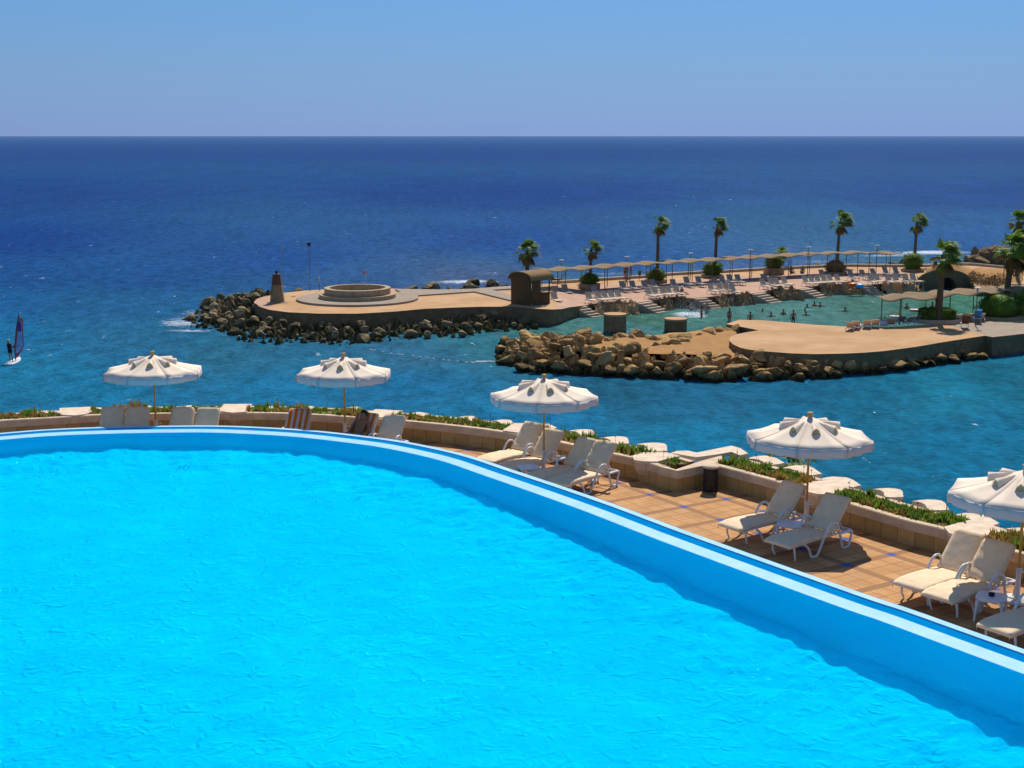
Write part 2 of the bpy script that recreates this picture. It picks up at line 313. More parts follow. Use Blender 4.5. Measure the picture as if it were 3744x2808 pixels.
# ================================================================ INFINITY POOL
ZT, ZR = 8.5, 9.35
RIM = [at('f',-700,1010,ZR), at('f',-350,968,ZR), at('a1',0,905,ZR), at('a1',500,868,ZR), at('a1',1000,850,ZR), at('a1',1500,841,ZR), at('a1',2000,843,ZR), at('a2',500,875,ZR), at('a2',1000,927,ZR), at('a2',1400,983,ZR),
at('a3',0,860,ZR), at('a3',500,1022,ZR), at('a3',1000,1188,ZR), at('a3',1500,1360,ZR), at('a4',500,1225,ZR), at('a4',1000,1410,ZR), at('a6',0,1140,ZR), at('a6',400,1272,ZR), at('a6',790,1410,ZR), at('a6',1327,1600,ZR)]; RIM += [RIM[-1]+(RIM[-1]-RIM[-2])*k_ for k_ in (1.2, 3, 9)]
rim = spline(RIM, 8)
def band(name, a, b, za, zb, m_, drop=None, kind='structure'):
    A, B = offset(rim, -a), offset(rim, -b); mb = MB()
    g = [[(p.x,p.y,za) for p in A], [(p.x,p.y,zb) for p in B]]
    if drop: g = [[(p.x,p.y,drop[0]) for p in A]]+g+([[(p.x,p.y,drop[1]) for p in B]] if drop[1] is not None else [])
    mb.sheet([list(r) for r in zip(*g)], smooth=False); return tag(mb.build(name, m_), kind=kind)
band('pool_outer_lip', 0, .15, ZR, ZR, 'lighttile', (ZT, ZR-.02))
band('pool_overflow_gutter', .15, .43, ZR-.02, ZR-.02, 'gutter')
band('pool_inner_lip', .43, .76, ZR-.002, ZR-.014, 'lighttile', (ZR-.02, None))
inner = offset(rim, -.76); EDGE = [(p.x, p.y) for p in inner]+[(26, 2), (-26, 2)]
def zfloor(y): return ZR-(.33+(34-y)*.026)
M['poolwall'] = mat('pool_wall_tile', (.0,.78,.97), .5, (.0,.74,.95), 1.2, spec=0)
M['poolfloor'] = mat('pool_floor_tile', (.0,.70,1), .6, (.0,.63,.97), .9, 9, bump=.045, bscale=4.2, spec=0)
for q_ in M['poolfloor'].node_tree.nodes:
    if q_.type == 'TEX_NOISE' and abs(q_.inputs['Scale'].default_value-4.2) < .01: q_.noise_type = 'RIDGED_MULTIFRACTAL'; q_.inputs['Detail'].default_value = 3; q_.inputs['Distortion'].default_value = 1.2; q_.inputs['Roughness'].default_value = .5
mb = MB(); mb.sheet([[(p.x,p.y,ZR-.012),(p.x,p.y,zfloor(p.y)*.45+(ZR-.012)*.55),(p.x,p.y,zfloor(p.y)-.25)] for p in inner], smooth=False); tag(mb.build('pool_wall', 'poolwall'), kind='structure')
def clip_fill(name, zf, m_):
    mb = MB(); P = [(p.x, p.y, zf(p.y)) for p in inner]+[(x, y, zf(y)) for x, y in EDGE[-2:]]; mb.add(P[::-1], [tuple(range(len(P)))]); o = mb.build(name, m_)
    bm = bmesh.new(); bm.from_mesh(o.data); bmesh.ops.triangulate(bm, faces=bm.faces[:]); bm.to_mesh(o.data); bm.free(); return tag(o, kind='structure')
mb = MB(); g = []; fine_rim = []
for a_, b_ in zip(inner, inner[1:]): fine_rim += [a_.lerp(b_, k_/5) for k_ in range(5)] if abs(a_.x) < 17 else [a_]
fine_rim.append(inner[-1])
for i_, p in enumerate(fine_rim):
    t_ = fine_rim[min(i_+1, len(fine_rim)-1)]-fine_rim[max(i_-1, 0)]; nn_ = Vector((t_.y, -t_.x, 0)).normalized(); row = []
    for k_ in range(26):
        q_ = p+nn_*(k_*.1); f_ = min(1, (25-k_)/6); row.append((q_.x, q_.y, zfloor(q_.y)+f_*(.06*noise.noise(Vector((q_.x*1.5, q_.y*1.5, 1)))+.05*noise.noise(Vector((q_.x*4.2, q_.y*4.2, 7))))))
    g.append(row)
mb.sheet(g); tag(mb.build('pool_floor', 'poolfloor'), kind='structure'); edge_in = [Vector(r_[-1]) for r_ in g]
keep_inner = inner; inner = edge_in; clip_fill('pool_floor', zfloor, 'poolfloor'); inner = keep_inner
m = bpy.data.materials.new('pool_water'); m.use_nodes = True; n = m.node_tree.nodes; l = m.node_tree.links; n.remove(n['Principled BSDF'])
tc = n.new('ShaderNodeTexCoord')
h1 = nz(1.1, 4, .5, (1,1,1), 1.2); h2 = nz(4.5, 5, .6, (1,1,1), 1.8); big = nz(.22, 3, .5)
amp = n.new('ShaderNodeMapRange'); amp.inputs['From Min'].default_value = .35; amp.inputs['From Max'].default_value = .68; amp.inputs['To Min'].default_value = .35; amp.inputs['To Max'].default_value = 1.25; l.new(big, amp.inputs['Value'])
hh = mth('MULTIPLY', mth('ADD', mth('MULTIPLY', h1, .8), mth('MULTIPLY', h2, .42)), amp.outputs[0])
bp = n.new('ShaderNodeBump'); bp.inputs['Strength'].default_value = 1; bp.inputs['Distance'].default_value = .30; l.new(hh, bp.inputs['Height'])
tr = n.new('ShaderNodeBsdfTransparent'); tr.inputs[0].default_value = (.62,.97,1,1)
rf = n.new('ShaderNodeBsdfRefraction'); rf.inputs['Color'].default_value = (.62,.97,1,1); rf.inputs['IOR'].default_value = 1.33; rf.inputs['Roughness'].default_value = 0; l.new(bp.outputs[0], rf.inputs['Normal'])
gl = n.new('ShaderNodeBsdfGlossy'); gl.inputs['Roughness'].default_value = .06; gl.inputs['Color'].default_value = (.02,.72,1,1); l.new(bp.outputs[0], gl.inputs['Normal'])
fr = n.new('ShaderNodeFresnel'); fr.inputs['IOR'].default_value = 1.33; l.new(bp.outputs[0], fr.inputs['Normal'])
m1 = n.new('ShaderNodeMixShader'); m1.inputs[0].default_value = .14; l.new(tr.outputs[0], m1.inputs[1]); l.new(rf.outputs[0], m1.inputs[2])
m2 = n.new('ShaderNodeMixShader'); l.new(mth('MULTIPLY', fr.outputs[0], .42), m2.inputs[0]); l.new(m1.outputs[0], m2.inputs[1]); l.new(gl.outputs[0], m2.inputs[2]); l.new(m2.outputs[0], n['Material Output'].inputs[0])
M['poolwater'] = m
clip_fill('pool_water', lambda y: ZR-.02, 'poolwater')

# ================================================================ TERRACE DECK AND PLANTER WALL
ZW = 9.0
WL = [at('f',-500,960,ZW), at('f',-150,922,ZW), at('a1',0,800,ZW), at('a1',510,772,ZW), at('a1',830,752,ZW), at('a1',1400,738,ZW), at('a2',100,733,ZW), at('a2',600,748,ZW), at('a2',940,772,ZW), at('a2',1380,803,ZW), at('a3',0,585,ZW), at('a3',390,637,ZW), at('a3',860,718,ZW), at('a3',1480,853,ZW), at('a3',1690,895,ZW)]
W1 = spline(WL, 5)+[at('a4',590,706,ZW), at('a4',765,752,ZW), at('a4',1105,683,ZW)]
W2 = [at('a4',1105,683,ZW)]+spline([at('a4',1165,697,ZW), at('a4',1600,812,ZW), at('a4',2020,932,ZW), at('a5',965,1035,ZW), at('a5',1659,1240,ZW), at('a6',690,635,ZW), at('a6',1020,733,ZW), at('a6',1327,832,ZW), at('f',2420,1228,ZW), at('f',2700,1340,ZW), at('f',3400,1620,ZW)], 5)
deckpoly = [(p.x, p.y) for p in rim]+[(p.x, p.y) for p in (offset(W1[:-2], .12)+[W1[-2]+Vector((.02,.14,0)), W1[-1]+Vector((0,.4,0))]+offset(W2[1:], .12))[::-1]]
# tile material: 1.2 m cells, darker bands, blue squares at the crossings
m = bpy.data.materials.new('terrace_tiles'); m.use_nodes = True; n = m.node_tree.nodes; l = m.node_tree.links; p = n['Principled BSDF']
tc = n.new('ShaderNodeTexCoord'); mp = n.new('ShaderNodeMapping'); o0 = at('a4',830,1115,ZT); e1 = (at('a4',1210,1250,ZT)-o0); ang = math.atan2(e1.y, e1.x)
mp.vector_type = 'TEXTURE'; mp.inputs['Location'].default_value = (o0.x, o0.y, 0); mp.inputs['Rotation'].default_value = (0, 0, ang); l.new(tc.outputs['Object'], mp.inputs[0])
sx = n.new('ShaderNodeSeparateXYZ'); l.new(mp.outputs[0], sx.inputs[0]); CELL = 1.21; BH = .085
def cellcoord(s): return mth('PINGPONG', s, CELL/2)
u, v = cellcoord(sx.outputs['X']), cellcoord(sx.outputs['Y']); inu, inv = mth('LESS_THAN', u, BH), mth('LESS_THAN', v, BH)
bandf = mth('MAXIMUM', inu, inv); sq = mth('MULTIPLY', inu, inv)
def grout(s, per, off, wd): return mth('LESS_THAN', mth('PINGPONG', mth('ADD', s, off), per/2), wd)
tl = (CELL-2*BH)/3
gr = mth('MAXIMUM', mth('LESS_THAN', mth('PINGPONG', mth('SUBTRACT', u, BH), tl/1.0), .0), 0)
def tg(u_): return mth('LESS_THAN', mth('ABSOLUTE', mth('SUBTRACT', u_, BH+tl)), .012)
def te(u_): return mth('LESS_THAN', mth('ABSOLUTE', mth('SUBTRACT', u_, BH)), .010)
grt = mth('MAXIMUM', mth('MAXIMUM', tg(u), tg(v)), mth('MAXIMUM', te(u), te(v)))
ns = nz(2.2, 6, .6); n2 = nz(.9, 3)
rp = n.new('ShaderNodeValToRGB'); rp.color_ramp.elements[0].position = .32; rp.color_ramp.elements[1].position = .7; rp.color_ramp.elements[0].color = (.46,.235,.09,1); rp.color_ramp.elements[1].color = (.55,.30,.13,1); l.new(ns, rp.inputs[0])
wn = n.new('ShaderNodeTexWhiteNoise'); wn.noise_dimensions = '2D'; fl = n.new('ShaderNodeVectorMath'); fl.operation = 'SNAP'; fl.inputs[1].default_value = (tl, tl, 9); l.new(mp.outputs[0], fl.inputs[0]); l.new(fl.outputs[0], wn.inputs['Vector'])
sc2 = n.new('ShaderNodeVectorMath'); sc2.operation = 'SCALE'; l.new(rp.outputs[0], sc2.inputs[0]); l.new(mth('MULTIPLY_ADD', wn.outputs[0], .20, .86), sc2.inputs['Scale'])
def mixc(f, a, b):
    q = n.new('ShaderNodeMix'); q.data_type = 'RGBA'; l.new(f, q.inputs['Factor'])
    for i, vv in ((6, a), (7, b)):
        if isinstance(vv, tuple): q.inputs[i].default_value = (*vv, 1)
        else: l.new(vv, q.inputs[i])
    return q.outputs[2]
c = mixc(bandf, sc2.outputs[0], (.30,.15,.07)); c = mixc(grt, c, (.32,.16,.06)); c = mixc(sq, c, (.045,.085,.33))
l.new(c, p.inputs['Base Color']); p.inputs['Roughness'].default_value = .75; p.inputs['Specular IOR Level'].default_value = .08; M['deck'] = m
mb = MB(); mb.prism(deckpoly, ZT-.3, ZT); d = mb.build('terrace_floor', 'deck'); bm = bmesh.new(); bm.from_mesh(d.data); bmesh.ops.triangulate(bm, faces=[f for f in bm.faces if len(f.verts) > 4]); bm.to_mesh(d.data); bm.free(); tag(d, kind='structure')

# panel tiles on the wall face
m = bpy.data.materials.new('wall_panels'); m.use_nodes = True; n = m.node_tree.nodes; l = m.node_tree.links; p = n['Principled BSDF']
uvn = n.new('ShaderNodeVertexColor'); uvn.layer_name = 'run'; sx = n.new('ShaderNodeSeparateXYZ'); l.new(uvn.outputs['Color'], sx.inputs[0]); tc = n.new('ShaderNodeTexCoord')
run = mth('MULTIPLY', sx.outputs['X'], 100); g1 = mth('LESS_THAN', mth('PINGPONG', run, .21), .006); wn = n.new('ShaderNodeTexWhiteNoise'); wn.noise_dimensions = '1D'; l.new(mth('SNAP', run, .42), wn.inputs['W'])
ns = nz(7, 6, .65)
rp = n.new('ShaderNodeValToRGB'); rp.color_ramp.elements[0].position = .3; rp.color_ramp.elements[1].position = .75; rp.color_ramp.elements[0].color = (.40,.235,.075,1); rp.color_ramp.elements[1].color = (.56,.35,.14,1); l.new(mth('MULTIPLY_ADD', wn.outputs[0], .3, mth('MULTIPLY', ns, .7)), rp.inputs[0])
l.new(mixc(g1, rp.outputs[0], (.16,.09,.03)), p.inputs['Base Color']); p.inputs['Roughness'].default_value = .7; p.inputs['Specular IOR Level'].default_value = .15; M['panels'] = m
def wall_face(P, z0, z1, name, m_, parent):
    mb = MB(); mb.sheet([[(q.x,q.y,z0),(q.x,q.y,z1)] for q in P], smooth=False); o = mb.build(name, m_, parent)
    ca = o.data.color_attributes.new('run', 'FLOAT_COLOR', 'POINT'); s = 0; dat = []
    for i, q in enumerate(P):
        if i: s += (P[i]-P[i-1]).length
        dat += [s/100,0,0,1]*2
    ca.data.foreach_set('color', dat); return o
def outline_fix(P):  # drop near duplicates
    out = [P[0]]
    for q in P[1:]:
        if (q-out[-1]).length > .05: out.append(q)
    return out
W1, W2 = outline_fix(W1), outline_fix(W2)
def planter(P, label, width):
    w = empty('planter_wall', (0,0,0), 0, label, 'planter', 'planter walls round the terrace')
    face = offset(P, .03); wall_face(face, ZT, ZW-.188, 'tiled_face', 'panels', w)
    A, B, A2, B2 = P, offset(P, .19), offset(P, .004), offset(P, .186); mb = MB()
    mb.sheet([[(a.x,a.y,ZW-.19),(a.x,a.y,ZW-.02),(a2.x,a2.y,ZW),(b2.x,b2.y,ZW),(b.x,b.y,ZW-.02),(b.x,b.y,ZW-.2)] for a, b, a2, b2 in zip(A, B, offset(P,.02), offset(P,.17))], smooth=False)
    mb.sheet([[(b.x,b.y,ZW-.19),(a.x,a.y,ZW-.19)] for a, b in zip(A, B)], smooth=False)
    mb.build('coping', 'coping', w)
    C1, D1 = offset(P, .188), offset(P, width); mb = MB(); mb.sheet([[(a.x,a.y,ZW-.05),(a.x*.5+b.x*.5,a.y*.5+b.y*.5,ZW-.02),(b.x,b.y,ZW-.06)] for a, b in zip(C1, D1)]); mb.build('soil', 'soil', w)
    D2 = offset(P, width+.16); mb = MB(); mb.sheet([[(a.x,a.y,ZW-.07),(a.x,a.y,ZW-.01),(b.x,b.y,ZW-.01),(b.x,b.y,ZW-.8)] for a, b in zip(D1, D2)], smooth=False); mb.build('outer_wall', 'coping', w)
    return w, C1, D1
PW = .88
pw1, in1, out1 = planter(W1[:-2], 'long curved cream planter wall with tan panels left of the dark bin', PW)
pw2, in2, out2 = planter(W2, 'straight cream planter wall with tan panels right of the dark bin', PW)
# corner block between the two planters, and its cream divider top
mb = MB(); blk = [at('a4',575,706,ZW), at('a4',765,752,ZW), at('a4',1105,683,ZW), at('a4',1165,697,ZW), at('a4',1232,612,ZW), at('a4',1205,598,ZW), at('a4',1000,652,ZW), at('a4',890,690,ZW), at('a4',748,738,ZW), at('a4',650,706,ZW)]
mb.prism([(q.x,q.y) for q in blk], ZW-.19, ZW+.004); mb.build('corner_coping', 'coping', pw2)
fc = [at('a4',540,697,ZW), at('a4',765,752,ZW), at('a4',1105,683,ZW)]; wall_face(offset(fc, .03), ZT, ZW-.188, 'corner_face', 'panels', pw2)
# the terrace's own cliff base, down to the sea
bp_ = [(q.x,q.y) for q in rim]; oo = offset(W1[:-2], PW+.1)+offset(W2, PW+.1)
mb = MB(); mb.sheet([[(q.x,q.y,ZW-.75),(q.x+.2,q.y+.6,4.5),(q.x+.6,q.y+2.2,-.5)] for q in oo]); tag(mb.build('terrace_base', 'rock_bank'), kind='structure')

BLOCK = [((blk[0].x, blk[0].y), [(q.x,q.y) for q in blk])]
# parapet slabs shaped like a leaning leaf along the outer edge
p0 = [at('a5',x,y,ZW+.02) for x, y in [(88,626),(140,610),(200,599),(260,596),(320,600),(370,615),(420,643),(467,668),(400,682),(320,690),(275,672),(225,645),(160,628)]]
L0, R0 = p0[0], p0[7]; ax = (R0-L0); ln0 = ax.length; ax = ax/ln0; ay = Vector((-ax.y, ax.x, 0)); leaf_loc = [((q-L0).dot(ax)/ln0, (q-L0).dot(ay)/ln0) for q in p0]
def leaf_slab(k, lx, ly, rx, ry, parent, outline=None, th=.1):
    if outline: P = [at(k, x, y, ZW+.02) for x, y in outline]
    else:
        a, b = at(k, lx, ly, ZW+.02), at(k, rx, ry, ZW+.02); d = b-a; e = Vector((-d.y, d.x, 0)); P = [a+d*u_+e*v_ for u_, v_ in leaf_loc]
    BLOCK.append(((P[0].x,P[0].y), [(q.x,q.y) for q in P])); mb = MB(); mb.prism([(q.x,q.y) for q in P], ZW+.02-th, ZW+.02); return mb.build('parapet_slab', 'slab', parent)
for a in [('a1',330,742,520,712),('a1',790,697,905,690),('a1',1215,682,1340,684),('a1',1570,680,1720,682),('a2',140,686,240,690),('a2',490,684,610,690),('a2',860,688,1000,700),('a2',1410,745,1600,745),('a2',1820,772,2010,790),
          ('a3',280,522,490,552),('a3',1050,622,1320,668),('a3',1370,693,1660,748),('a3',1735,757,2045,822)]: leaf_slab(*a, pw1)
leaf_slab('a3',0,0,0,0,pw1,[(380,615),(430,580),(480,542),(850,552),(930,590),(870,612),(790,602),(690,638),(545,632)])
leaf_slab('a4',0,0,0,0,pw2,[(690,572),(760,548),(880,547),(960,566),(1310,496),(1400,520),(1482,574),(1400,592),(1310,558),(1180,582),(960,612),(820,590),(745,577)])
for a in [('a5',88,626,467,668),('a5',440,722,842,778),('a6',110,305,352,368),('a6',425,402,722,470),('a6',1180,625,1420,690),('a6',1480,735,1760,810)]: leaf_slab(*a, pw2)
leaf_slab('a5',0,0,0,0,pw2,[(820,840),(860,822),(950,808),(1090,815),(1160,842),(1238,895),(1160,915),(1090,900),(1010,868),(930,842)])
leaf_slab('a6',0,0,0,0,pw2,[(770,512),(850,497),(970,503),(1060,540),(1128,580),(1080,598),(1000,610),(930,560),(850,532)])
# benches: hexagonal slab on a tapering block that overhangs the deck
BN = []
def bench(k, top, body, label, slot=None):
    P = [at(k, x, y, ZW+.03) for x, y in top]; cx = sum((q for q in P), Vector())/len(P)
    BLOCK.append(((cx.x,cx.y), [(q.x,q.y) for q in P])); b = empty('built_in_bench', (cx.x, cx.y, ZT), 0, label, 'bench', 'built in benches of the planter wall')
    off = Vector((cx.x, cx.y, 0)); mb = MB(); mb.prism([(q.x-off.x, q.y-off.y) for q in P], ZW-.035-ZT, ZW+.032-ZT); mb.build('seat_slab', 'slab', b)
    Q = [cx+(q-cx)*.93 for q in P]; 
    mb = MB(); n_ = len(Q); lo = [cx+(q-cx)*.80 for q in P]
    vs = [(q.x-off.x,q.y-off.y,ZW-.036-ZT) for q in Q]+[(q.x-off.x,q.y-off.y,.30) for q in Q]+[(q.x-off.x,q.y-off.y,.17) for q in lo]
    mb.add(vs, [(i,(i+1)%n_,n_+(i+1)%n_,n_+i) for i in range(n_)]+[(n_+i,n_+(i+1)%n_,2*n_+(i+1)%n_,2*n_+i) for i in range(n_)]+[tuple(range(2*n_,3*n_))]); mb.build('bench_block', 'coping', b)
    lo2 = [cx+(q-cx)*.55 for q in P]; mb = MB(); mb.prism([(q.x-off.x, q.y-off.y) for q in lo2], 0.002, .17); mb.build('recess_shade_foot', 'dark', b); return b  # black foot paints the shade of the recess under the block
bench('a1', [(514,690),(790,678),(792,722),(735,742),(652,753),(570,750),(514,745)], None, 'leftmost built in bench slab, near the left end of the planter wall')
bench('a1', [(1938,655),(2178,654),(2130,722),(2010,730),(1870,712)], None, 'built in bench slab just right of the leftmost umbrella and its four loungers')
bench('a2', [(1120,699),(1355,712),(1235,772),(1110,768),(1015,748)], None, 'built in bench slab behind the reclining person and the striped towel')
bench('a3', [(385,620),(480,560),(640,560),(790,602),(690,645),(545,642)], None, 'built in bench slab behind the cream loungers of the middle umbrella')
bench('a4', [(305,600),(400,563),(640,560),(790,600),(700,620),(560,656),(430,655),(330,640)], None, 'built in bench slab at the corner block left of the dark bin')
bench('a5', [(630,892),(760,856),(950,840),(1085,880),(1125,928),(1060,952),(920,988),(800,984),(680,958)], None, 'built in bench slab behind the umbrella with two shaded loungers')
bench('a6', [(680,610),(790,580),(912,550),(1060,590),(1165,640),(970,695),(830,690),(720,660)], None, 'built in bench slab behind the three rightmost loungers')

# planting strips: upright succulents and dry stalks
M['succ'] = mat('succulent_green', (.22,.33,.035), .65, (.09,.19,.02), 2.5, transl=.35); M['straw'] = mat('straw_stalks', (.50,.36,.09), .8, (.34,.20,.055), 6, transl=.2); M['plum'] = mat('plum_seed_heads', (.14,.07,.06), .8)
def planting(A, B, dens, label_skip=None, seed=1):
    rnd = random.Random(seed); mb = MB(); N = len(A)
    for i in range(N-1):
        area = (A[i+1]-A[i]).length*(B[i]-A[i]).length
        for _ in range(int(area*dens)):
            t, s = rnd.random(), rnd.random(); q = A[i].lerp(A[i+1], t).lerp(B[i].lerp(B[i+1], t), .03+s*.9)
            if any(abs(q.x-c_[0]) < 2 and abs(q.y-c_[1]) < 2 and inside(q, g_) for c_, g_ in BLOCK): continue
            cl = noise.noise(Vector((q.x*1.3, q.y*1.3, 3))); c2 = noise.noise(Vector((q.x*3.1, q.y*3.1, 9)))
            if cl+c2*.6 < -.38: kind = 'low'
            else: kind = 'up'
            gy = noise.noise(Vector((q.x*.7, q.y*.7, 20)))+rnd.uniform(-.3,.3)-(.35 if s < .25 else 0)
            mi = 0 if gy > -.30 else 1
            hgt = (rnd.uniform(.04,.09) if kind == 'low' else rnd.uniform(.08,.17)*(1+max(0,cl)*1.5+max(0,c2)*.8))
            for b in range(rnd.randint(5, 9)):
                an = rnd.uniform(0, 6.283); ln = rnd.uniform(.01, .10); hh_ = hgt*rnd.uniform(.6,1.1); wd = rnd.uniform(.008,.018)
                x0, y0 = q.x+rnd.uniform(-.03,.03), q.y+rnd.uniform(-.03,.03); dx, dy = math.cos(an), math.sin(an); px_, py_ = -dy*wd, dx*wd
                x1, y1 = x0+dx*ln*.5, y0+dy*ln*.5; x2, y2 = x0+dx*ln, y0+dy*ln
                mb.add([(x0-px_,y0-py_,ZW-.05),(x0+px_,y0+py_,ZW-.05),(x1+px_*1.5,y1+py_*1.5,ZW-.05+hh_*.55),(x1-px_*1.5,y1-py_*1.5,ZW-.05+hh_*.55),(x2,y2,ZW-.05+hh_)], [(0,1,2,3),(3,2,4)], mi if rnd.random() > .12 else 1)
            if rnd.random() < .03:
                mb.tube([(q.x,q.y,ZW-.05),(q.x+rnd.uniform(-.03,.03),q.y,ZW+.25+rnd.random()*.12)], .004, 3, 2); mb.ball((q.x,q.y,ZW+.26), .018, 5, 3, 2)
    o = mb.build('planter_greenery', ['succ','straw','plum']); return tag(o, kind='stuff')
tag(planting(in1, out1, 95, seed=3), 'low green succulents and straw stalks growing in the long curved planter', 'plants', kind='stuff')
tag(planting(in2, out2, 150, seed=5), 'dense green succulents growing in the planter right of the dark bin', 'plants', kind='stuff')
# ================================================================ UMBRELLAS
def make_umbrella(label):
    u = empty('beach_umbrella', (0,0,0), 0, label, 'umbrella', 'cream beach umbrellas on the terrace'); RR = 1.28; ZE = 1.96; ZA = 2.37; rnd = random.Random(4)
    def cz(r): t = r/RR; return ZA-(ZA-ZE)*(t**.92)-.035*math.sin(math.pi*t)
    mb = MB(); n_ = 8; rot = R(22.5+4); rs = [.05,.3,.55,.8,1.05,1.28]
    def pt(a, r):   # r along the panel; straight edges between ribs
        i = math.floor((a-rot)/(math.pi/4)); a0 = rot+i*math.pi/4; f = (a-a0)/(math.pi/4)
        p_, q_ = Vector((math.cos(a0), math.sin(a0), 0))*r, Vector((math.cos(a0+math.pi/4), math.sin(a0+math.pi/4), 0))*r
        v = p_.lerp(q_, f); v.z = cz(r)-.028*math.sin(math.pi*f)*(r/RR); return v
    for i in range(8):      # eight taut panels meeting in crisp seams
        mb.sheet([[pt(rot+math.pi/4*(i+min(.9999, j/4)), r) for r in rs] for j in range(5)], smooth=True)
    o = mb.build('canopy', 'canopy', u); sd = o.modifiers.new('thickness', 'SOLIDIFY'); sd.thickness = .006
    mb = MB()
    for i in range(8):
        a0 = rot+i*math.pi/4; g = []; sway = rnd.uniform(-.25,.25)
        for j in range(9):
            a = a0+math.pi/4*(j*.985+.06)/8*.999; e = pt(a, 1.283); w_ = .015*math.sin(j*2.1+i)+rnd.uniform(-.006,.006); out = Vector((math.cos(a), math.sin(a), 0)); side = Vector((-math.sin(a), math.cos(a), 0))
            d = .185+(.012 if j in (0,8) else 0)
            g.append([e, e+out*(.012+w_*.5)-Vector((0,0,.07)), e+out*(.018+w_)+side*sway*.08-Vector((0,0,.14)), e+out*(.01+w_*1.7)+side*sway*.14-Vector((0,0,d))])
        mb.sheet(g)
    o = mb.build('valance', 'valance', u); sd = o.modifiers.new('thickness', 'SOLIDIFY'); sd.thickness = .005
    for i in range(8):      # wind vents: little hoods open outwards
        a = rot+(i+.5)*math.pi/4; er = Vector((math.cos(a), math.sin(a), 0)); et = Vector((-math.sin(a), math.cos(a), 0)); mb = MB()
        ap = pt(a, .20)+Vector((0,0,.008)); g = []
        for k in range(5):
            t = k/4; th = math.pi*t; r_ = .66
            rowp = []
            for s in (0,.5,1):
                c = ap.lerp(pt(a, r_)+Vector((0,0,.004)), s); wd, ht = .095*s, .15*s; rowp.append(c+et*wd*math.cos(th)+Vector((0,0,ht*math.sin(th)**1.6)))
            g.append(rowp)
        mb.sheet(g); v = mb.build('wind_vent', 'canopy', u)
        c = pt(a, .64)+Vector((0,0,.004)); mb = MB(); vs = [c+et*.085*math.cos(math.pi*k/6)+Vector((0,0,.115*math.sin(math.pi*k/6)**1.6)) for k in range(7)]; mb.add(vs, [tuple(range(7))]); mb.build('vent_shade_sheet', 'vent_shade', v)
    mb = MB(); mb.tube([(0,0,.35),(0,0,2.37)], .024, 10); mb.build('pole', 'wood', u)
    mb = MB(); mb.lathe([(0,2.34),(.03,2.35),(.05,2.38),(.048,2.40),(.03,2.415),(.06,2.43),(.06,2.445),(0,2.45)], seg=14); mb.build('finial', 'gold', u)
    for i in range(8):
        a0 = rot+i*math.pi/4; mb = MB(); mb.tube([(0,0,2.32)]+[Vector((math.cos(a0)*r, math.sin(a0)*r, cz(r)-.02)) for r in (.3,.8,1.26)], .009, 5); mb.tube([(0.02*math.cos(a0),.02*math.sin(a0),1.82),Vector((math.cos(a0)*.62, math.sin(a0)*.62, cz(.62)-.03))], .007, 5); mb.build('rib', 'wood', u)
    mb = MB(); mb.lathe([(0,1.79),(.045,1.79),(.045,1.85),(0,1.85)], seg=12); mb.build('runner_hub', 'white_plastic', u)
    mb = MB(); mb.lathe([(0,.0),(.27,.0),(.28,.03),(.25,.06),(.075,.075),(.058,.11),(.045,.14),(.045,.55),(.055,.555),(.055,.60),(.03,.61)], seg=24); st = mb.build('stand', 'white_plastic', u)
    mb = MB(); mb.tube([(.045,0,.52),(.11,0,.52)], .016, 8); mb.ball((.125,0,.52), .028, 8, 5); mb.build('clamp_knob', 'white_plastic', st)
    return u
def standing(k, x, y, Y, z):    # keep the column of a pole at distance Y
    p_ = aty(k, x, y, Y); return Vector((p_.x, Y, z))
um = make_umbrella('leftmost cream umbrella, over four lounger backs at the far pool edge')
um.location = standing('a1', 1345, 800, 35.3, ZT); um.rotation_euler.z = R(3)
copy_tree(um, standing('a2', 853, 800, 35.0, ZT), R(-6), 'cream umbrella between the orange striped towel and the reclining person', sc=(.97,.97,1))
copy_tree(um, standing('a3', 797, 800, 31.8, ZT), R(9), 'cream umbrella over the group of four loungers in the middle')
copy_tree(um, standing('a5', 693, 1000, 27.3, ZT), R(-4), 'cream umbrella over two shaded loungers right of the dark bin')
copy_tree(um, standing('a6', 1290, 900, 22.8, ZT), R(14), 'cream umbrella cut off by the right edge of the photo')

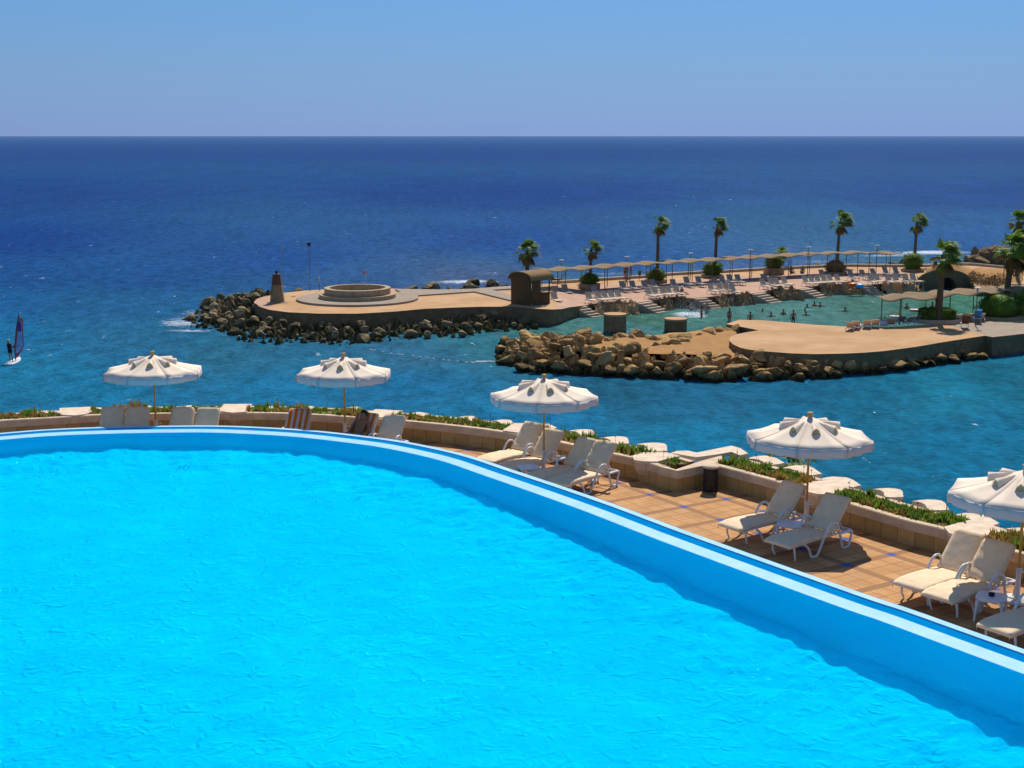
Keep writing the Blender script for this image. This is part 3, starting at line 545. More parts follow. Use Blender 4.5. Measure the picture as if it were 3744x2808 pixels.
# ================================================================ SUN LOUNGERS (foot towards -y, head towards +y)
BACK_A = R(51); HY = .25
def wavy(u, v, s): return .006*math.sin(u*9+s)+.004*math.sin(v*23+u*4+s*2)
def make_lounger(label, wrinkle=0.):
    o = empty('sun_lounger', (0,0,0), 0, label, 'sun lounger', 'sun loungers on the terrace'); rnd = random.Random(9)
    side = [(-.62,.30),(-.50,.20),(-.42,.035),(-.37,.015),(-.27,.015),(-.22,.04),(-.10,.24),(0.02,.44),(.12,.55),(.22,.585),(.32,.56),(.40,.46),(.47,.25),(.53,.05),(.57,.015),(.70,.015),(.75,.05),(.80,.22),(.83,.29),(.78,.325),(.45,.33)]
    for sx_ in (-1, 1):
        P = spline([(sx_*.325, y, z) for y, z in side], 3); mb = MB(); mb.tube(P, .024, 8); mb.build('arm_and_leg_frame', 'white_plastic', o)
    mb = MB()
    for sx_ in (-1, 1): mb.tube([(sx_*.29,-1.0,.30),(sx_*.30,-.5,.325),(sx_*.30,.2,.34),(sx_*.29,.82,.33)], .022, 6)
    mb.tube([(-.30,.82,.33),(.30,.82,.33)], .022, 6); mb.tube([(-.3,.55,.33),(.3,.55,.33)], .015, 6); mb.tube([(-.29,-1.0,.30),(.29,-1.0,.30)], .022, 6); mb.tube([(-.3,-.2,.325),(.3,-.2,.325)], .015, 6)
    mb.build('seat_frame', 'white_plastic', o)
    for sx_ in (-1, 1):
        mb = MB(); mb.tube([(sx_*.26,-.86,.29),(sx_*.27,-.84,.12),(sx_*.25,-.80,.012)], [.024,.02,.018], 6); mb.build('leg', 'white_plastic', o)
    dirb = Vector((0, math.cos(BACK_A), math.sin(BACK_A)))
    mb = MB(); 
    for sx_ in (-1, 1): mb.tube([Vector((sx_*.25,HY,.34)), Vector((sx_*.25,HY,.34))+dirb*.66], .018, 6); mb.tube([Vector((sx_*.22,HY+.22,.62)), (sx_*.24,.66,.34)], .014, 6)
    mb.build('backrest_frame', 'white_plastic', o)
    # seat cover
    g = []; N = 17; Mx = 10
    for i in range(N):
        t = i/(N-1); y = -1.06+t*(HY+1.06); z = .365+.03*math.sin(t*math.pi*.9+.4)-(.03*max(0,(.18-t)/.18)); row = []
        for j in range(Mx):
            u_ = j/(Mx-1)*2-1; wdt = .325-(.02 if i in (0, N-1) else 0); zz = z+.012*(1-u_**4)+wavy(t*6, u_, 1)*wrinkle; row.append((u_*wdt, y, zz))
        row = [(row[0][0]*1.01, y, z-.05)]+row+[(row[-1][0]*1.01, y, z-.05)]; g.append(row)
    g = [[(q[0]*.98, g[0][0][1]-.012, q[2]-.04) for q in g[0]]]+g; mb = MB(); mb.sheet(g); s = mb.build('seat_cover', 'cream', o); sd = s.modifiers.new('t', 'SOLIDIFY'); sd.thickness = .012
    g = []; H = .79; nrm = Vector((0, -math.sin(BACK_A), math.cos(BACK_A)))
    for i in range(13):
        t = i/12; base = Vector((0,HY,.375))+dirb*(t*H)+nrm*.02; row = []
        for j in range(Mx):
            u_ = j/(Mx-1)*2-1; wdt = .318-(.018*t)-(.035 if i == 12 else 0); row.append(base+Vector((u_*wdt,0,0))+nrm*(.014*(1-u_**4)+wrinkle*(.018*math.sin(t*17+u_*2.2+1)*math.exp(-t*2.2)+wavy(t*4, u_, 3))))
        row = [row[0]-nrm*.06]+row+[row[-1]-nrm*.06]; g.append(row)
    g.append([q-nrm*.05+dirb*.02 for q in g[-1]]); g.append([q-nrm*.06-dirb*.20 for q in g[-1]])
    mb = MB(); mb.sheet(g); b = mb.build('backrest_cover', 'cream', o); sd = b.modifiers.new('t', 'SOLIDIFY'); sd.thickness = .012
    return o
lg = make_lounger('x'); lw = make_lounger('x', 1.0)
LN = []
def place(src, loc, yaw, label, first=False):
    if first: src.location = loc; src.rotation_euler.z = yaw; src['label'] = label; r = src
    else: r = copy_tree(src, loc, yaw, label)
    LN.append((r, loc, yaw)); return r
def by_foot(k, fx, fy, hx, hy):
    a, b = at(k, fx, fy, ZT+.36), at(k, hx, hy, ZT+.38); d = b-a; yaw = math.atan2(d.y, d.x)-math.pi/2; u_ = Vector((math.cos(yaw+math.pi/2), math.sin(yaw+math.pi/2), 0)); mid = (a+b)/2; loc = mid+u_*((1.04-HY)/2); loc.z = ZT
    print('lounger', k, fx, 'len', round(d.length, 2), 'yaw', round(math.degrees(yaw), 1)); return loc, yaw
def by_top(k, x, y, yaw):
    t = at(k, x, y, ZT+.93); b = HY+.77*math.cos(BACK_A)+.05; loc = t-Vector((-math.sin(yaw), math.cos(yaw), 0))*b; loc.z = ZT; return loc, yaw
place(lg, *by_foot('a4',1310,1305,1745,1200), 'lounger with its foot in the sun, left of the white table right of the bin', True)
place(lg, *by_foot('a5',370,1480,850,1335), 'shaded lounger with arched white frame, right of the white table near the bin')
place(lg, *by_foot('a6',390,1085,750,958), 'sunlit cream lounger, left of the three loungers nearest the right edge')
place(lw, *by_foot('a6',632,1172,975,1045), 'half shaded lounger with wrinkled backrest, middle of the three loungers nearest the right edge', True)
place(lg, *by_foot('a6',1110,1425,1450,1300), 'lounger cut off by the right edge of the photo, beside the table with the cup')
place(lw, *by_foot('a3',250,905,515,830), 'wrinkled sunlit lounger, leftmost of four under the middle umbrella')
place(lg, *by_foot('a3',450,990,730,905), 'lounger just left of the pole of the middle umbrella, with half its back in shade')
place(lg, *by_foot('a3',700,1085,1090,985), 'shaded lounger just right of the pole of the middle umbrella')
place(lw, *by_foot('a3',930,1140,1285,1030), 'wrinkled lounger with its white frame showing, rightmost of four under the middle umbrella')
place(lg, *by_top('a1',985,700,R(5)), 'lounger back half lit by sun, leftmost of four behind the far pool edge')
place(lg, *by_top('a1',1200,700,R(3)), 'shaded lounger back just left of the leftmost umbrella pole')
place(lg, *by_top('a1',1590,702,R(-2)), 'shaded lounger back just right of the leftmost umbrella pole')
place(lg, *by_top('a1',1808,706,R(-4)), 'sunlit lounger back beside the bench slab, rightmost of four behind the far pool edge')
t1 = place(lg, *by_top('a2',475,715,R(-8)), 'lounger under the bright orange and white striped towel')
t2 = place(lg, *by_top('a2',1058,750,R(-20)), 'lounger with the reclining person and a striped towel')
t3 = place(lw, *by_top('a2',1292,770,R(-20)), 'cream lounger with a crumpled orange towel on its seat')
# towels
m = bpy.data.materials.new('striped_towel'); m.use_nodes = True; n = m.node_tree.nodes; l = m.node_tree.links; p = n['Principled BSDF']; tc = n.new('ShaderNodeTexCoord'); sx = n.new('ShaderNodeSeparateXYZ'); l.new(tc.outputs['Object'], sx.inputs[0])
st_ = mth('GREATER_THAN', mth('PINGPONG', mth('ADD', sx.outputs['X'], .0), .074), .036); l.new(mixc(st_, (.95,.88,.82), (1.0,.36,.02)), p.inputs['Base Color']); p.inputs['Roughness'].default_value = .95; M['stripes'] = m
tr = n.new('ShaderNodeBsdfTranslucent'); mx = n.new('ShaderNodeMixShader'); mx.inputs[0].default_value = .65; l.new(p.inputs['Base Color'].links[0].from_socket, tr.inputs[0]); l.new(p.outputs[0], mx.inputs[1]); l.new(tr.outputs[0], mx.inputs[2]); l.new(mx.outputs[0], n['Material Output'].inputs[0])
dirb = Vector((0, math.cos(BACK_A), math.sin(BACK_A))); nrm = Vector((0, -math.sin(BACK_A), math.cos(BACK_A)))
def towel(ln, label):
    r, loc, yaw = ln; g = []
    for i in range(15):
        t = i/14; row = []
        for j in range(12):
            u_ = j/11*2-1
            if t < .42: base = Vector((u_*.30, -.30+t/.42*.53, .428+.012*math.sin(u_*7+t*9)))
            else: s = (t-.42)/.58; base = Vector((u_*(.30+.02*math.sin(s*5)), HY, .39))+dirb*(s*.745)+nrm*(.06+.010*math.sin(u_*8+s*6))
            row.append(base)
        row = [row[0]-(nrm if t > .42 else Vector((0,0,1)))*.05]+row+[row[-1]-(nrm if t > .42 else Vector((0,0,1)))*.05]; g.append(row)
    g.append([q-nrm*.08+dirb*.012 for q in g[-1]]); g.append([q-dirb*.25-nrm*.03 for q in g[-1]])
    mb = MB(); mb.sheet(g); o = mb.build('striped_towel', 'stripes'); o.location = loc; o.rotation_euler.z = yaw; sd = o.modifiers.new('t', 'SOLIDIFY'); sd.thickness = .01; return tag(o, label, 'towel', 'orange and white striped towels')
towel(LN[13], 'bright orange and white striped towel over the lounger left of the second umbrella pole')
towel(LN[14], 'orange and white striped towel behind the reclining person')
r, loc, yaw = LN[15]; mb = MB(); g = []
rnd = random.Random(2)
for i in range(14):
    g.append([Vector((-.22+.46*j/13, -.42+.5*i/13, .44+.05*max(0, noise.noise(Vector((i*.4, j*.5, 4))))*2+(.03 if 2<i<11 and 2<j<11 else 0))) for j in range(14)])
mb.sheet(g); o = mb.build('crumpled_towel', 'stripes'); o.location = loc; o.rotation_euler.z = yaw; sd = o.modifiers.new('t', 'SOLIDIFY'); sd.thickness = .012; tag(o, 'crumpled orange and white towel on the seat of a cream lounger', 'towel')

# side tables
def make_table(loc, yaw, label):
    o = empty('side_table', loc, yaw, label, 'side table', 'small white plastic side tables'); mb = MB(); P = []
    for i in range(24):
        a = 2*math.pi*i/24; c_, s_ = math.cos(a), math.sin(a); r = .24/((abs(c_)**5+abs(s_)**5)**.2); P.append((r*c_, r*s_))
    mb.prism(P, .385, .41); mb.prism([(x*.93, y*.93) for x, y in P], .36, .385); mb.build('table_top', 'white_plastic', o)
    for sx_, sy_ in ((-1,-1),(1,-1),(1,1),(-1,1)):
        mb = MB(); mb.tube([(sx_*.19,sy_*.19,.37),(sx_*.205,sy_*.205,.2),(sx_*.225,sy_*.225,0)], [.035,.025,.02], 6); mb.build('leg', 'white_plastic', o)
    return o
def deck(k, x, y, z=.41): q = at(k, x, y, ZT+z); q.z = ZT; return q
make_table(deck('a3',640,985), R(20), 'small white table at the pole of the middle umbrella, partly behind the pool edge')
make_table(deck('a5',525,1278), R(-30), 'small white table between the two shaded loungers')
tq = deck('a6',1065,1170); make_table(tq, R(-28), 'small white table with a dark cup, near the right edge')
mb = MB(); mb.lathe([(0,0),(.045,0),(.055,.045),(.05,.05),(.042,.012),(0,.012)], seg=16); o = mb.build('ashtray', 'dark', loc=tq+Vector((0,0,.411))); tag(o, 'small round dark ashtray on the white side table at right', 'ashtray')
# waste bin
q = at('a4',1095,945,ZT); bn = empty('waste_bin', (q.x, q.y-.05, ZT), 0, 'dark cylindrical waste bin in the inner corner of the planter wall', 'bin'); mb = MB(); mb.lathe([(0,0),(.165,0),(.17,.02),(.17,.52),(.165,.54)], seg=28); mb.build('body', 'trash', bn)
mb = MB(); mb.lathe([(.165,.54),(.19,.545),(.19,.575),(.10,.60),(0,.605)], seg=28); mb.build('lid', 'coping', bn)
for k_ in range(3):
    mb = MB(); mb.lathe([(.172,.1+k_*.2),(.176,.105+k_*.2),(.176,.115+k_*.2),(.172,.12+k_*.2)], seg=28); mb.build('band', 'trash', bn)
# ================================================================ FAR SHORE: GROUND
K['s'] = (0, 0, 1.0)
def SP(L): return sorted([(K[k][0]+x*K[k][2], K[k][1]+y*K[k][2]) for k, x, y in L])
def interp(L, x):
    if x <= L[0][0]: return L[0][1]
    for a, b in zip(L, L[1:]):
        if x <= b[0]: return a[1]+(b[1]-a[1])*(x-a[0])/((b[0]-a[0]) or 1)
    return L[-1][1]
def zp(x): return 1.5 if x < 2010 else (.9 if x > 2140 else 1.5-.6*(x-2010)/130)
FRONT = SP([('b1',868,712),('b1',900,745),('b1',1000,780),('b1',1200,806),('b1',1500,819),('b1',2000,815),('b2',0,682),('b2',400,660),('b2',700,633),('b2',1000,620),('b2',1250,612),('b2',1590,612),('b2',1800,630),('b2',1990,640),('b2',2090,635),
  ('b3',870,1188),('b3',900,1187),('b3',1060,1167),('b3',1300,1128),('b3',1760,1133),('b3',1945,1105),('b4',600,1235),('b4',860,1256),('b4',1035,1240),('b4',1350,1205),('b4',1640,1192),('b4',1815,1170),('b5',250,1190),('b5',560,1186),('b5',705,1163),('b5',950,1118),('b5',1290,1131),('b5',1460,1127),('b5',1700,1105),('b5',1991,1100),('b6',400,1030),('b6',480,965),('b6',560,940),('b6',960,940),('b6',1050,990),('b6',1110,1055),('b6',1641,1065),('s',3900,1053)])
BACK = SP([('b1',866,700),('b1',880,672),('b1',960,645),('b1',1150,610),('b1',1330,590),('b1',1600,573),('b2',60,420),('b2',360,428),('b2',650,438),('b2',900,437),('b2',1190,430),('b2',1400,412),('b2',1590,400),('b3',530,877),('b3',950,852),('b3',1290,826),('b3',1850,791),('b4',540,943),('b4',970,918),('b4',1290,905),('b4',1840,870),('b5',870,917),('b5',1170,907),('b5',1820,912),('b6',300,828),('b6',550,828),('b6',920,811),('b6',1050,812),('b6',1430,847),('s',3744,990),('s',3900,1000)])
xs = [929+i*9 for i in range(331)]
rows = []
for x in xs:
    yf, yb = interp(FRONT, x), interp(BACK, x); z = zp(x); a, b = at('s',x,yf,z), at('s',x,yb,z)
    rows.append([a.lerp(b, t) for t in (0,.1,.25,.5,.75,1)])
mb = MB(); mb.sheet(rows, smooth=False)
# paving: sand on the round platform and along the sea, pinkish slabs near the lagoon
mats = []
nR = len(rows[0])-1
mb.mi = [(1 if (xs[i] > 2035 and j < 4 and xs[i] < 3300) or (xs[i] < 975 and True) else 0) for i in range(len(xs)-1) for j in range(nR)]
prom = mb.build('promenade_ground', ['sand','pinkpave']); tag(prom, kind='structure')
fl_ = [r[0] for r in rows]; bl_ = [r[-1] for r in rows]
mb = MB(); mb.sheet([[(q.x, q.y, -1), (q.x, q.y, .35), (q.x+.0, q.y, q.z-.12), (q.x, q.y-.03, q.z-.12), (q.x, q.y-.03, q.z)] for q in fl_], smooth=False); tag(mb.build('quay_wall', 'quay'), kind='structure')
mb = MB(); mb.sheet([[(q.x, q.y, q.z), (q.x, q.y+.3, q.z-.4), (q.x, q.y+2.2, -.6)] for q in bl_], smooth=False); tag(mb.build('seaward_bank', 'rock_dark'), kind='structure')
# low sea wall
kb = [q for q, x in zip(bl_, xs) if x > 2010]; mb = MB()
mb.sheet([[(q.x,q.y-.6,q.z),(q.x,q.y-.6,q.z+.30),(q.x,q.y-.1,q.z+.30),(q.x,q.y-.1,q.z)] for q in kb], smooth=False); o = mb.build('sea_wall', 'kerb'); tag(o, 'long low pale sea wall along the seaward edge of the promenade', 'wall')
# round terrace, stone ring and path
cc = at('s',1307,1051,2.62); cc.z = 1.5
mb = MB(); mb.lathe([(5.62,1.5),(5.62,1.68),(5.55,1.70),(0,1.70)], (cc.x, cc.y), 72, smooth=False); tag(mb.build('round_paving', 'greypave'), kind='structure')
rg = empty('stone_ring', (cc.x, cc.y, 1.70), 0, 'low circular stone ring in two steps on the round seaside platform', 'stone ring')
M['ringstone'] = mat('ring_stone', (.46,.34,.20), .9, (.32,.23,.13), 2.2, bump=.03, bscale=7)
mb = MB(); mb.lathe([(3.55,0),(3.55,.36),(3.0,.37)], seg=64, smooth=False); mb.build('lower_step', 'ringstone', rg)
mb = MB(); mb.lathe([(3.05,.30),(3.06,.92),(2.58,.93),(2.56,.15),(0,.16)], seg=64, smooth=False); mb.build('ring_wall', 'ringstone', rg)
for pl in ([(400,432),(900,438),(1190,431),(1400,413),(1590,402),(1590,428),(1380,440),(1200,457),(640,495),(560,525)], [(1202,457.5),(1378,440.5),(1590,495),(1590,550)]):
    mb = MB(); mb.prism([at('b2',x,y,1.62)[:2] for x, y in pl], 1.5, 1.625, ); tag(mb.build('raised_path', 'greypave'), kind='structure')
# beacon
q = at('b1',1090,706,1.5); bc = empty('beacon_tower', (q.x, q.y, 1.5), R(20), 'tapering stone beacon with a dark red top on the round platform', 'beacon')
M['beaconstone'] = mat('beacon_stone', (.30,.22,.12), .9, (.20,.15,.08), 3, bump=.03, bscale=8)
mb = MB(); mb.lathe([(.95,0),(.95,.05),(0,.05)], seg=28, smooth=False); mb.build('base_disc', 'ringstone', bc)
mb = MB(); mb.lathe([(.69,.05),(.48,1.6)], seg=8, smooth=False); mb.build('tower', 'beaconstone', bc)
mb = MB(); mb.lathe([(.483,1.6),(.355,2.5),(.40,2.51),(.40,2.58),(0,2.6)], seg=8, smooth=False); mb.build('red_top', 'red', bc)
mb = MB(); mb.lathe([(.08,2.58),(.08,2.72),(.13,2.73),(.13,2.85),(0,2.92)], seg=12); mb.build('lantern', 'dark', bc)
def polething(name, k, x, y, ytop, z, label, cat, head=None, r=.03, mat_='post', group=None):
    q = at(k, x, y, z); t = aty(k, x, ytop, q.y); h = t.z-z; o = empty(name, (q.x, q.y, z), 0, label, cat, group); mb = MB(); mb.tube([(0,0,0),(0,0,h)], [r*1.3, r], 8); mb.build('pole', mat_, o)
    if head: head(o, h)
    return o
polething('flag_pole', 'b1',1147,600,95,1.5,'bare thin pole beside the stone beacon','pole', r=.03, mat_='steel')
def flood(o, h):
    mb = MB(); mb.box((0,0,h+.05),(.36,.25,.26)); mb.box((0,0,h-.16),(.2,.1,.12)); mb.build('floodlight', 'dark', o)
polething('floodlight_mast','b1',1422,598,120,1.5,'tall thin mast with a dark floodlight box on the round platform','lamp post', flood, .024,'post')
def plate(o, h):
    mb = MB(); mb.box((0,-.04,h-.25),(.12,.05,.62)); mb.build('plate', 'kerb', o)
polething('marker_post','b1',1517,590,445,1.5,'short post with a pale plate left of the stone ring','post', plate, .03)
q = at('b1',1905,505,1.5); fb = empty('pink_marker_flag', (cc.x+.15, cc.y+5.4, 1.7), 0, 'small pink flag behind the stone ring', 'flag'); mb = MB(); mb.tube([(0,0,0),(0,0,2.0)], .02, 6); mb.build('pole','steel',fb)
mb = MB(); mb.sheet([[(x*.04-.25, .03*math.sin(x*.9), 1.62+z*.09+.04*math.sin(x*.7)) for z in range(4)] for x in range(11)]); o = mb.build('flag_cloth','pink',fb); sd = o.modifiers.new('t','SOLIDIFY'); sd.thickness = .01
# kiosk
A, B, D = at('b2',1597,572,1.5), at('b2',1770,606,1.5), at('b2',1965,582,1.5)
ex = (D-B); LX = ex.length; yaw = math.atan2(ex.y, ex.x); LYv = (A-B); LY = 2.5
kk = empty('beach_kiosk', (B.x, B.y, 1.5), yaw, 'brown boarded kiosk with an arched roof and open serving hatch', 'kiosk'); HE = 2.45; HP = 2.95; n_ = 10
arc = [(0, HE)]+[(LY/2-LY/2*math.cos(math.pi*i/n_), HE+(HP-HE)*math.sin(math.pi*i/n_)) for i in range(1, n_)]+[(LY, HE)]
print('kiosk', LX, LYv.length)
def gable(name, x0, x1):
    P = [(0,0)]+arc+[(LY,0)]; mb = MB(); vs = [(x0,y,z) for y, z in P]+[(x1,y,z) for y, z in P]; k_ = len(P)
    mb.add(vs, [tuple(range(k_)), tuple(range(2*k_-1,k_-1,-1))]+[(i,k_+i,k_+(i+1)%k_,(i+1)%k_) for i in range(k_)]); return mb.build(name, 'brownwood', kk)
gable('gable_wall', 0, .08)
mb = MB(); mb.box((LX*.30,.04,HE/2),(LX*.44,.07,HE)); mb.box((LX*.75,.04,.52),(LX*.5,.07,1.04)); mb.build('front_wall','brownwood',kk)
mb = MB(); mb.box((LX*.76,-.02,1.07),(LX*.5,.32,.05)); mb.build('counter','brownwood',kk)
mb = MB(); mb.box((LX*.30,LY-.04,HE/2),(LX*.50,.07,HE)); mb.box((LX*.77,LY-.04,.52),(LX*.42,.07,1.04)); mb.build('rear_wall','brownwood',kk)
mb = MB(); mb.box((LX-.04,LY/2,.52),(.07,LY*.94,1.04)); mb.build('side_wall','brownwood',kk)
for y_ in (.05, LY-.1): mb = MB(); mb.box((LX-.05,y_,HE/2),(.09,.09,HE)); mb.build('corner_post','brownwood',kk)
mb = MB(); g = []
for s_, off in ((1,.0),):
    ra = [(y+(y-LY/2)*.12, z+.06) for y, z in arc]; ra = [(ra[0][0]-.1, ra[0][1]-.18)]+ra+[(ra[-1][0]+.1, ra[-1][1]-.18)]
    mb.sheet([[(-.15,y,z),(LX+.3,y,z)] for y, z in ra]); mb.sheet([[(-.15,y,z-.1),(LX+.3,y,z-.1)] for y, z in ra])
    mb.sheet([[(-.15,y,z),(-.15,y,z-.1)] for y, z in ra], smooth=False); mb.sheet([[(LX+.3,y,z),(LX+.3,y,z-.1)] for y, z in ra], smooth=False)
mb.build('arched_roof','thatch',kk)

# ================================================================ ROCKS
def boulder_mesh(seed, mname):
    rnd = random.Random(seed); bm = bmesh.new(); bmesh.ops.create_icosphere(bm, subdivisions=4, radius=1)
    planes = [(Vector((rnd.gauss(0,1), rnd.gauss(0,1), rnd.gauss(0,.8))).normalized(), rnd.uniform(.40,.80)) for _ in range(13)]
    sd_ = Vector((seed*7.1, seed*3.3, 0))
    for v in bm.verts:
        p_ = v.co.copy()
        for nn, d in planes:
            e = p_.dot(nn)-d
            if e > 0: p_ -= nn*e*.94
        p_ *= 1.18+.18*noise.noise(p_*1.6+sd_)+.11*noise.noise(p_*4.3+sd_)+.07*noise.noise(p_*10+sd_); v.co = p_
    me = bpy.data.meshes.new('boulder'); bm.to_mesh(me); bm.free(); me.materials.append(M[mname]); 
    me.polygons.foreach_set('use_smooth', [True]*len(me.polygons)); return me
def scatter(name, pts, mname, label, group, seed):
    meshes = [boulder_mesh(seed*10+i, mname) for i in range(6)]; rnd = random.Random(seed)
    for x, y, z, r in pts:
        o = bpy.data.objects.new(name, meshes[rnd.randrange(6)]); C.objects.link(o); o.location = (x, y, z); o.rotation_euler = (rnd.uniform(-.4,.4), rnd.uniform(-.4,.4), rnd.uniform(0,6.28))
        o.scale = (r*rnd.uniform(1.0,1.7), r*rnd.uniform(.8,1.15), r*rnd.uniform(.55,.85)); tag(o, label, 'boulder', group)
def ring_fill(outer, inner, hfun, n_target, rmin, rmax, seed):
    """stones on the slope between a waterline (outer) and a wall foot (inner)"""
    rnd = random.Random(seed); pts = []; tries = 0; N = len(outer)
    L = [0]
    for i in range(1, N): L.append(L[-1]+(outer[i]-outer[i-1]).length*.5+(inner[i]-inner[i-1]).length*.5)
    while len(pts) < n_target and tries < 60000:
        tries += 1; s = rnd.random()*L[-1]; i = max(0, next(k_ for k_, v in enumerate(L) if v >= s)-1); f = (s-L[i])/((L[i+1]-L[i]) or 1); t = rnd.random()
        q = outer[i].lerp(outer[i+1], f).lerp(inner[i].lerp(inner[i+1], f), t); r = rnd.uniform(rmin, rmax)
        if all((q.x-a)**2+(q.y-b)**2 > ((r+c_)*.74)**2 for a, b, _, c_ in pts): pts.append((q.x, q.y, hfun(s/L[-1], t)-r*.05, r))
    return pts
def lumps(x, y, cell):
    """rubble relief: a dome per stone with a height of its own"""
    d, pt = noise.voronoi(Vector((x/cell, y/cell, .5)), distance_metric='DISTANCE', exponent=2.5); h = noise.cell(pt[0]*3.7)
    return max(0, 1-(d[0]/.62)**2)*.55+.55*h+.25*(min(1,(d[1]-d[0])*3)-1)
def slope_mesh(name, outer, inner, hfun, mname, cell=.8, amp=.5, rows=44):
    N = len(outer); mb = MB(); g = []
    L = [0]
    for i in range(1, N): L.append(L[-1]+(outer[i]-outer[i-1]).length*.5+(inner[i]-inner[i-1]).length*.5)
    for i in range(N):
        row = []
        for j in range(rows):
            t = j/(rows-1); q = outer[i].lerp(inner[i], t)
            z = (hfun(L[i]/L[-1], t)-.42*amp+amp*lumps(q.x, q.y, cell)*.95+.4*amp*lumps(q.x+9, q.y, cell*.42)-.2+.12*noise.noise(q*2.3)) if t > 0 else -.6
            row.append((q.x+.1*noise.noise(q*3.1), q.y+.1*noise.noise(q*3.3+Vector((9,0,0))), z))
        g.append(row)
    mb.sheet(g, smooth=False); return tag(mb.build(name, mname), kind='structure')
def resample(P, n):
    L = [0]
    for a, b in zip(P, P[1:]): L.append(L[-1]+(b-a).length)
    out = []
    for i in range(n):
        s = L[-1]*i/(n-1); k_ = min(len(P)-2, max(0, next((j for j, v in enumerate(L) if v >= s-1e-9), 1)-1)); f = (s-L[k_])/((L[k_+1]-L[k_]) or 1); out.append(P[k_].lerp(P[k_+1], min(1, f)))
    return out
# breakwater round the left platform
o1 = [at(k,x,y,0) for k,x,y in [('b1',1010,615),('b1',860,612),('b1',640,650),('b1',470,690),('b1',330,745),('b1',178,860),('b1',200,960),('b1',330,985),('b1',450,985),('b1',560,1030),('b1',680,1100),('b1',1000,1138),('b1',1450,1140),('b1',1700,1150),('b1',2000,1138),('b2',60,1000),('b2',300,968),('b2',520,950),('b2',900,930),('b2',1100,935),('b2',1300,890),('b2',1600,862),('b2',1850,845)]]
i1 = [at(k,x,y,1.2) for k,x,y in [('b1',1040,640),('b1',960,655),('b1',900,680),('b1',875,705),('b1',880,730),('b1',890,745),('b1',905,755),('b1',950,775),('b1',1000,785),('b1',1080,800),('b1',1200,812),('b1',1350,822),('b1',1500,826),('b1',1700,826),('b1',2000,822)]]+[at('b2',x,y,1.2) for x, y in [(60,685),(300,672),(520,655),(800,640),(1000,632),(1250,625),(1600,625),(1750,640)]]
O1, I1 = resample(o1, 90), []
for q in O1: I1.append(None)
# pair both lines by their own measured points
def pair(o_, i_, n):
    out_o, out_i = [], []
    for a in range(len(o_)-1):
        for s in range(n): out_o.append(o_[a].lerp(o_[a+1], s/n)); out_i.append(i_[a].lerp(i_[a+1], s/n))
    return out_o+[o_[-1]], out_i+[i_[-1]]
O1, I1 = pair(o1, i1, 14)
def h1f(s, t): tip = max(0, 1-s/.42); return (.1+(.62+.75*tip)*(t**.75)) if t < 1 else .8
slope_mesh('rocky_shore', O1, I1, h1f, 'rock_dark', .5, .75)
scatter('boulder', ring_fill(O1, I1, h1f, 104, .18, .62, 3), 'rock_dark', 'dark weathered boulder in the breakwater below the round platform', 'boulders of the left breakwater', 1)
bk = [(x, y, r) for x, y, r in [(575,428,.55),(760,415,.75),(820,420,.6),(700,430,.5),(1150,400,.8),(1185,415,.6),(1365,400,.75),(1395,412,.6),(1490,398,.45),(950,430,.4),(1060,428,.4)]]
scatter('boulder', [(*[c_ for c_ in at('b2',x,y,.7)][:2], .75 if r > .5 else .6, r) for x, y, r in bk], 'rock_dark', 'dark boulder rising behind the seaward edge of the left platform', 'boulders behind the left platform', 2)
scatter('boulder', [(*at('b1',x,y,.7)[:2], .6, r) for x, y, r in [(1225,594,.3),(1290,580,.45)]], 'rock_dark', 'dark boulder rising behind the seaward edge of the left platform', 'boulders behind the left platform', 2)
scatter('boulder', [(*at('b5',x,y,.1)[:2], .1, r) for x, y, r in [(1430,888,.55),(1400,892,.4),(1690,885,.4),(1740,878,.45),(1820,862,.6),(790,905,.4),(640,912,.35)]]+[(*at('b3',690,842,.1)[:2],.1,.7),(*at('b3',760,850,.1)[:2],.1,.5)], 'rock_dark', 'dark reef rock in the sea beyond the promenade', 'reef rocks beyond the promenade', 4)

# right peninsula
P2 = [('b8',275,150),('b8',360,123),('b8',500,125),('b8',850,155),('s',3105,1195),('s',3250,1196),('s',3400,1186),('s',3500,1160),('s',3600,1142),('s',3650,1115),('s',3760,1095),('s',3950,1095),('s',3950,1200),('c4',1725,1280),('c4',1180,1340),('b8',1985,231),('b8',1960,226),('b8',1860,241),('b8',1700,266),('b8',1500,300),('b8',1300,326),('b8',1180,336),('b8',1050,342),('b8',850,346),('b8',700,341),('b8',500,326),('b8',420,316),('b8',370,305),('b8',320,282),('b8',295,258),('b8',300,235),('b8',350,215),('b8',420,202),('b8',490,191)]
pp = [at(k,x,y,1.5) for k,x,y in P2]; mb = MB(); mb.prism([(q.x,q.y) for q in pp], -1, 1.5, 0, 1); o = mb.build('peninsula_ground', ['sand','quay']); bm = bmesh.new(); bm.from_mesh(o.data); bmesh.ops.triangulate(bm, faces=[f for f in bm.faces if len(f.verts) > 4]); bm.to_mesh(o.data); bm.free(); tag(o, kind='structure')
gp = [at('c4',x,y,1.5) for x, y in [(490,1150),(560,1110),(1000,1085),(1200,1065),(1500,1080),(1725,1075)]]+[at('s',3940,1172,1.5),at('s',3940,1202,1.5)]+[at('c4',x,y,1.5) for x, y in [(1725,1277),(1180,1337),(980,1275),(650,1215)]]
mb = MB(); mb.prism([(q.x,q.y) for q in gp], 1.45, 1.504); tag(mb.build('paved_area', 'greypave'), kind='structure')
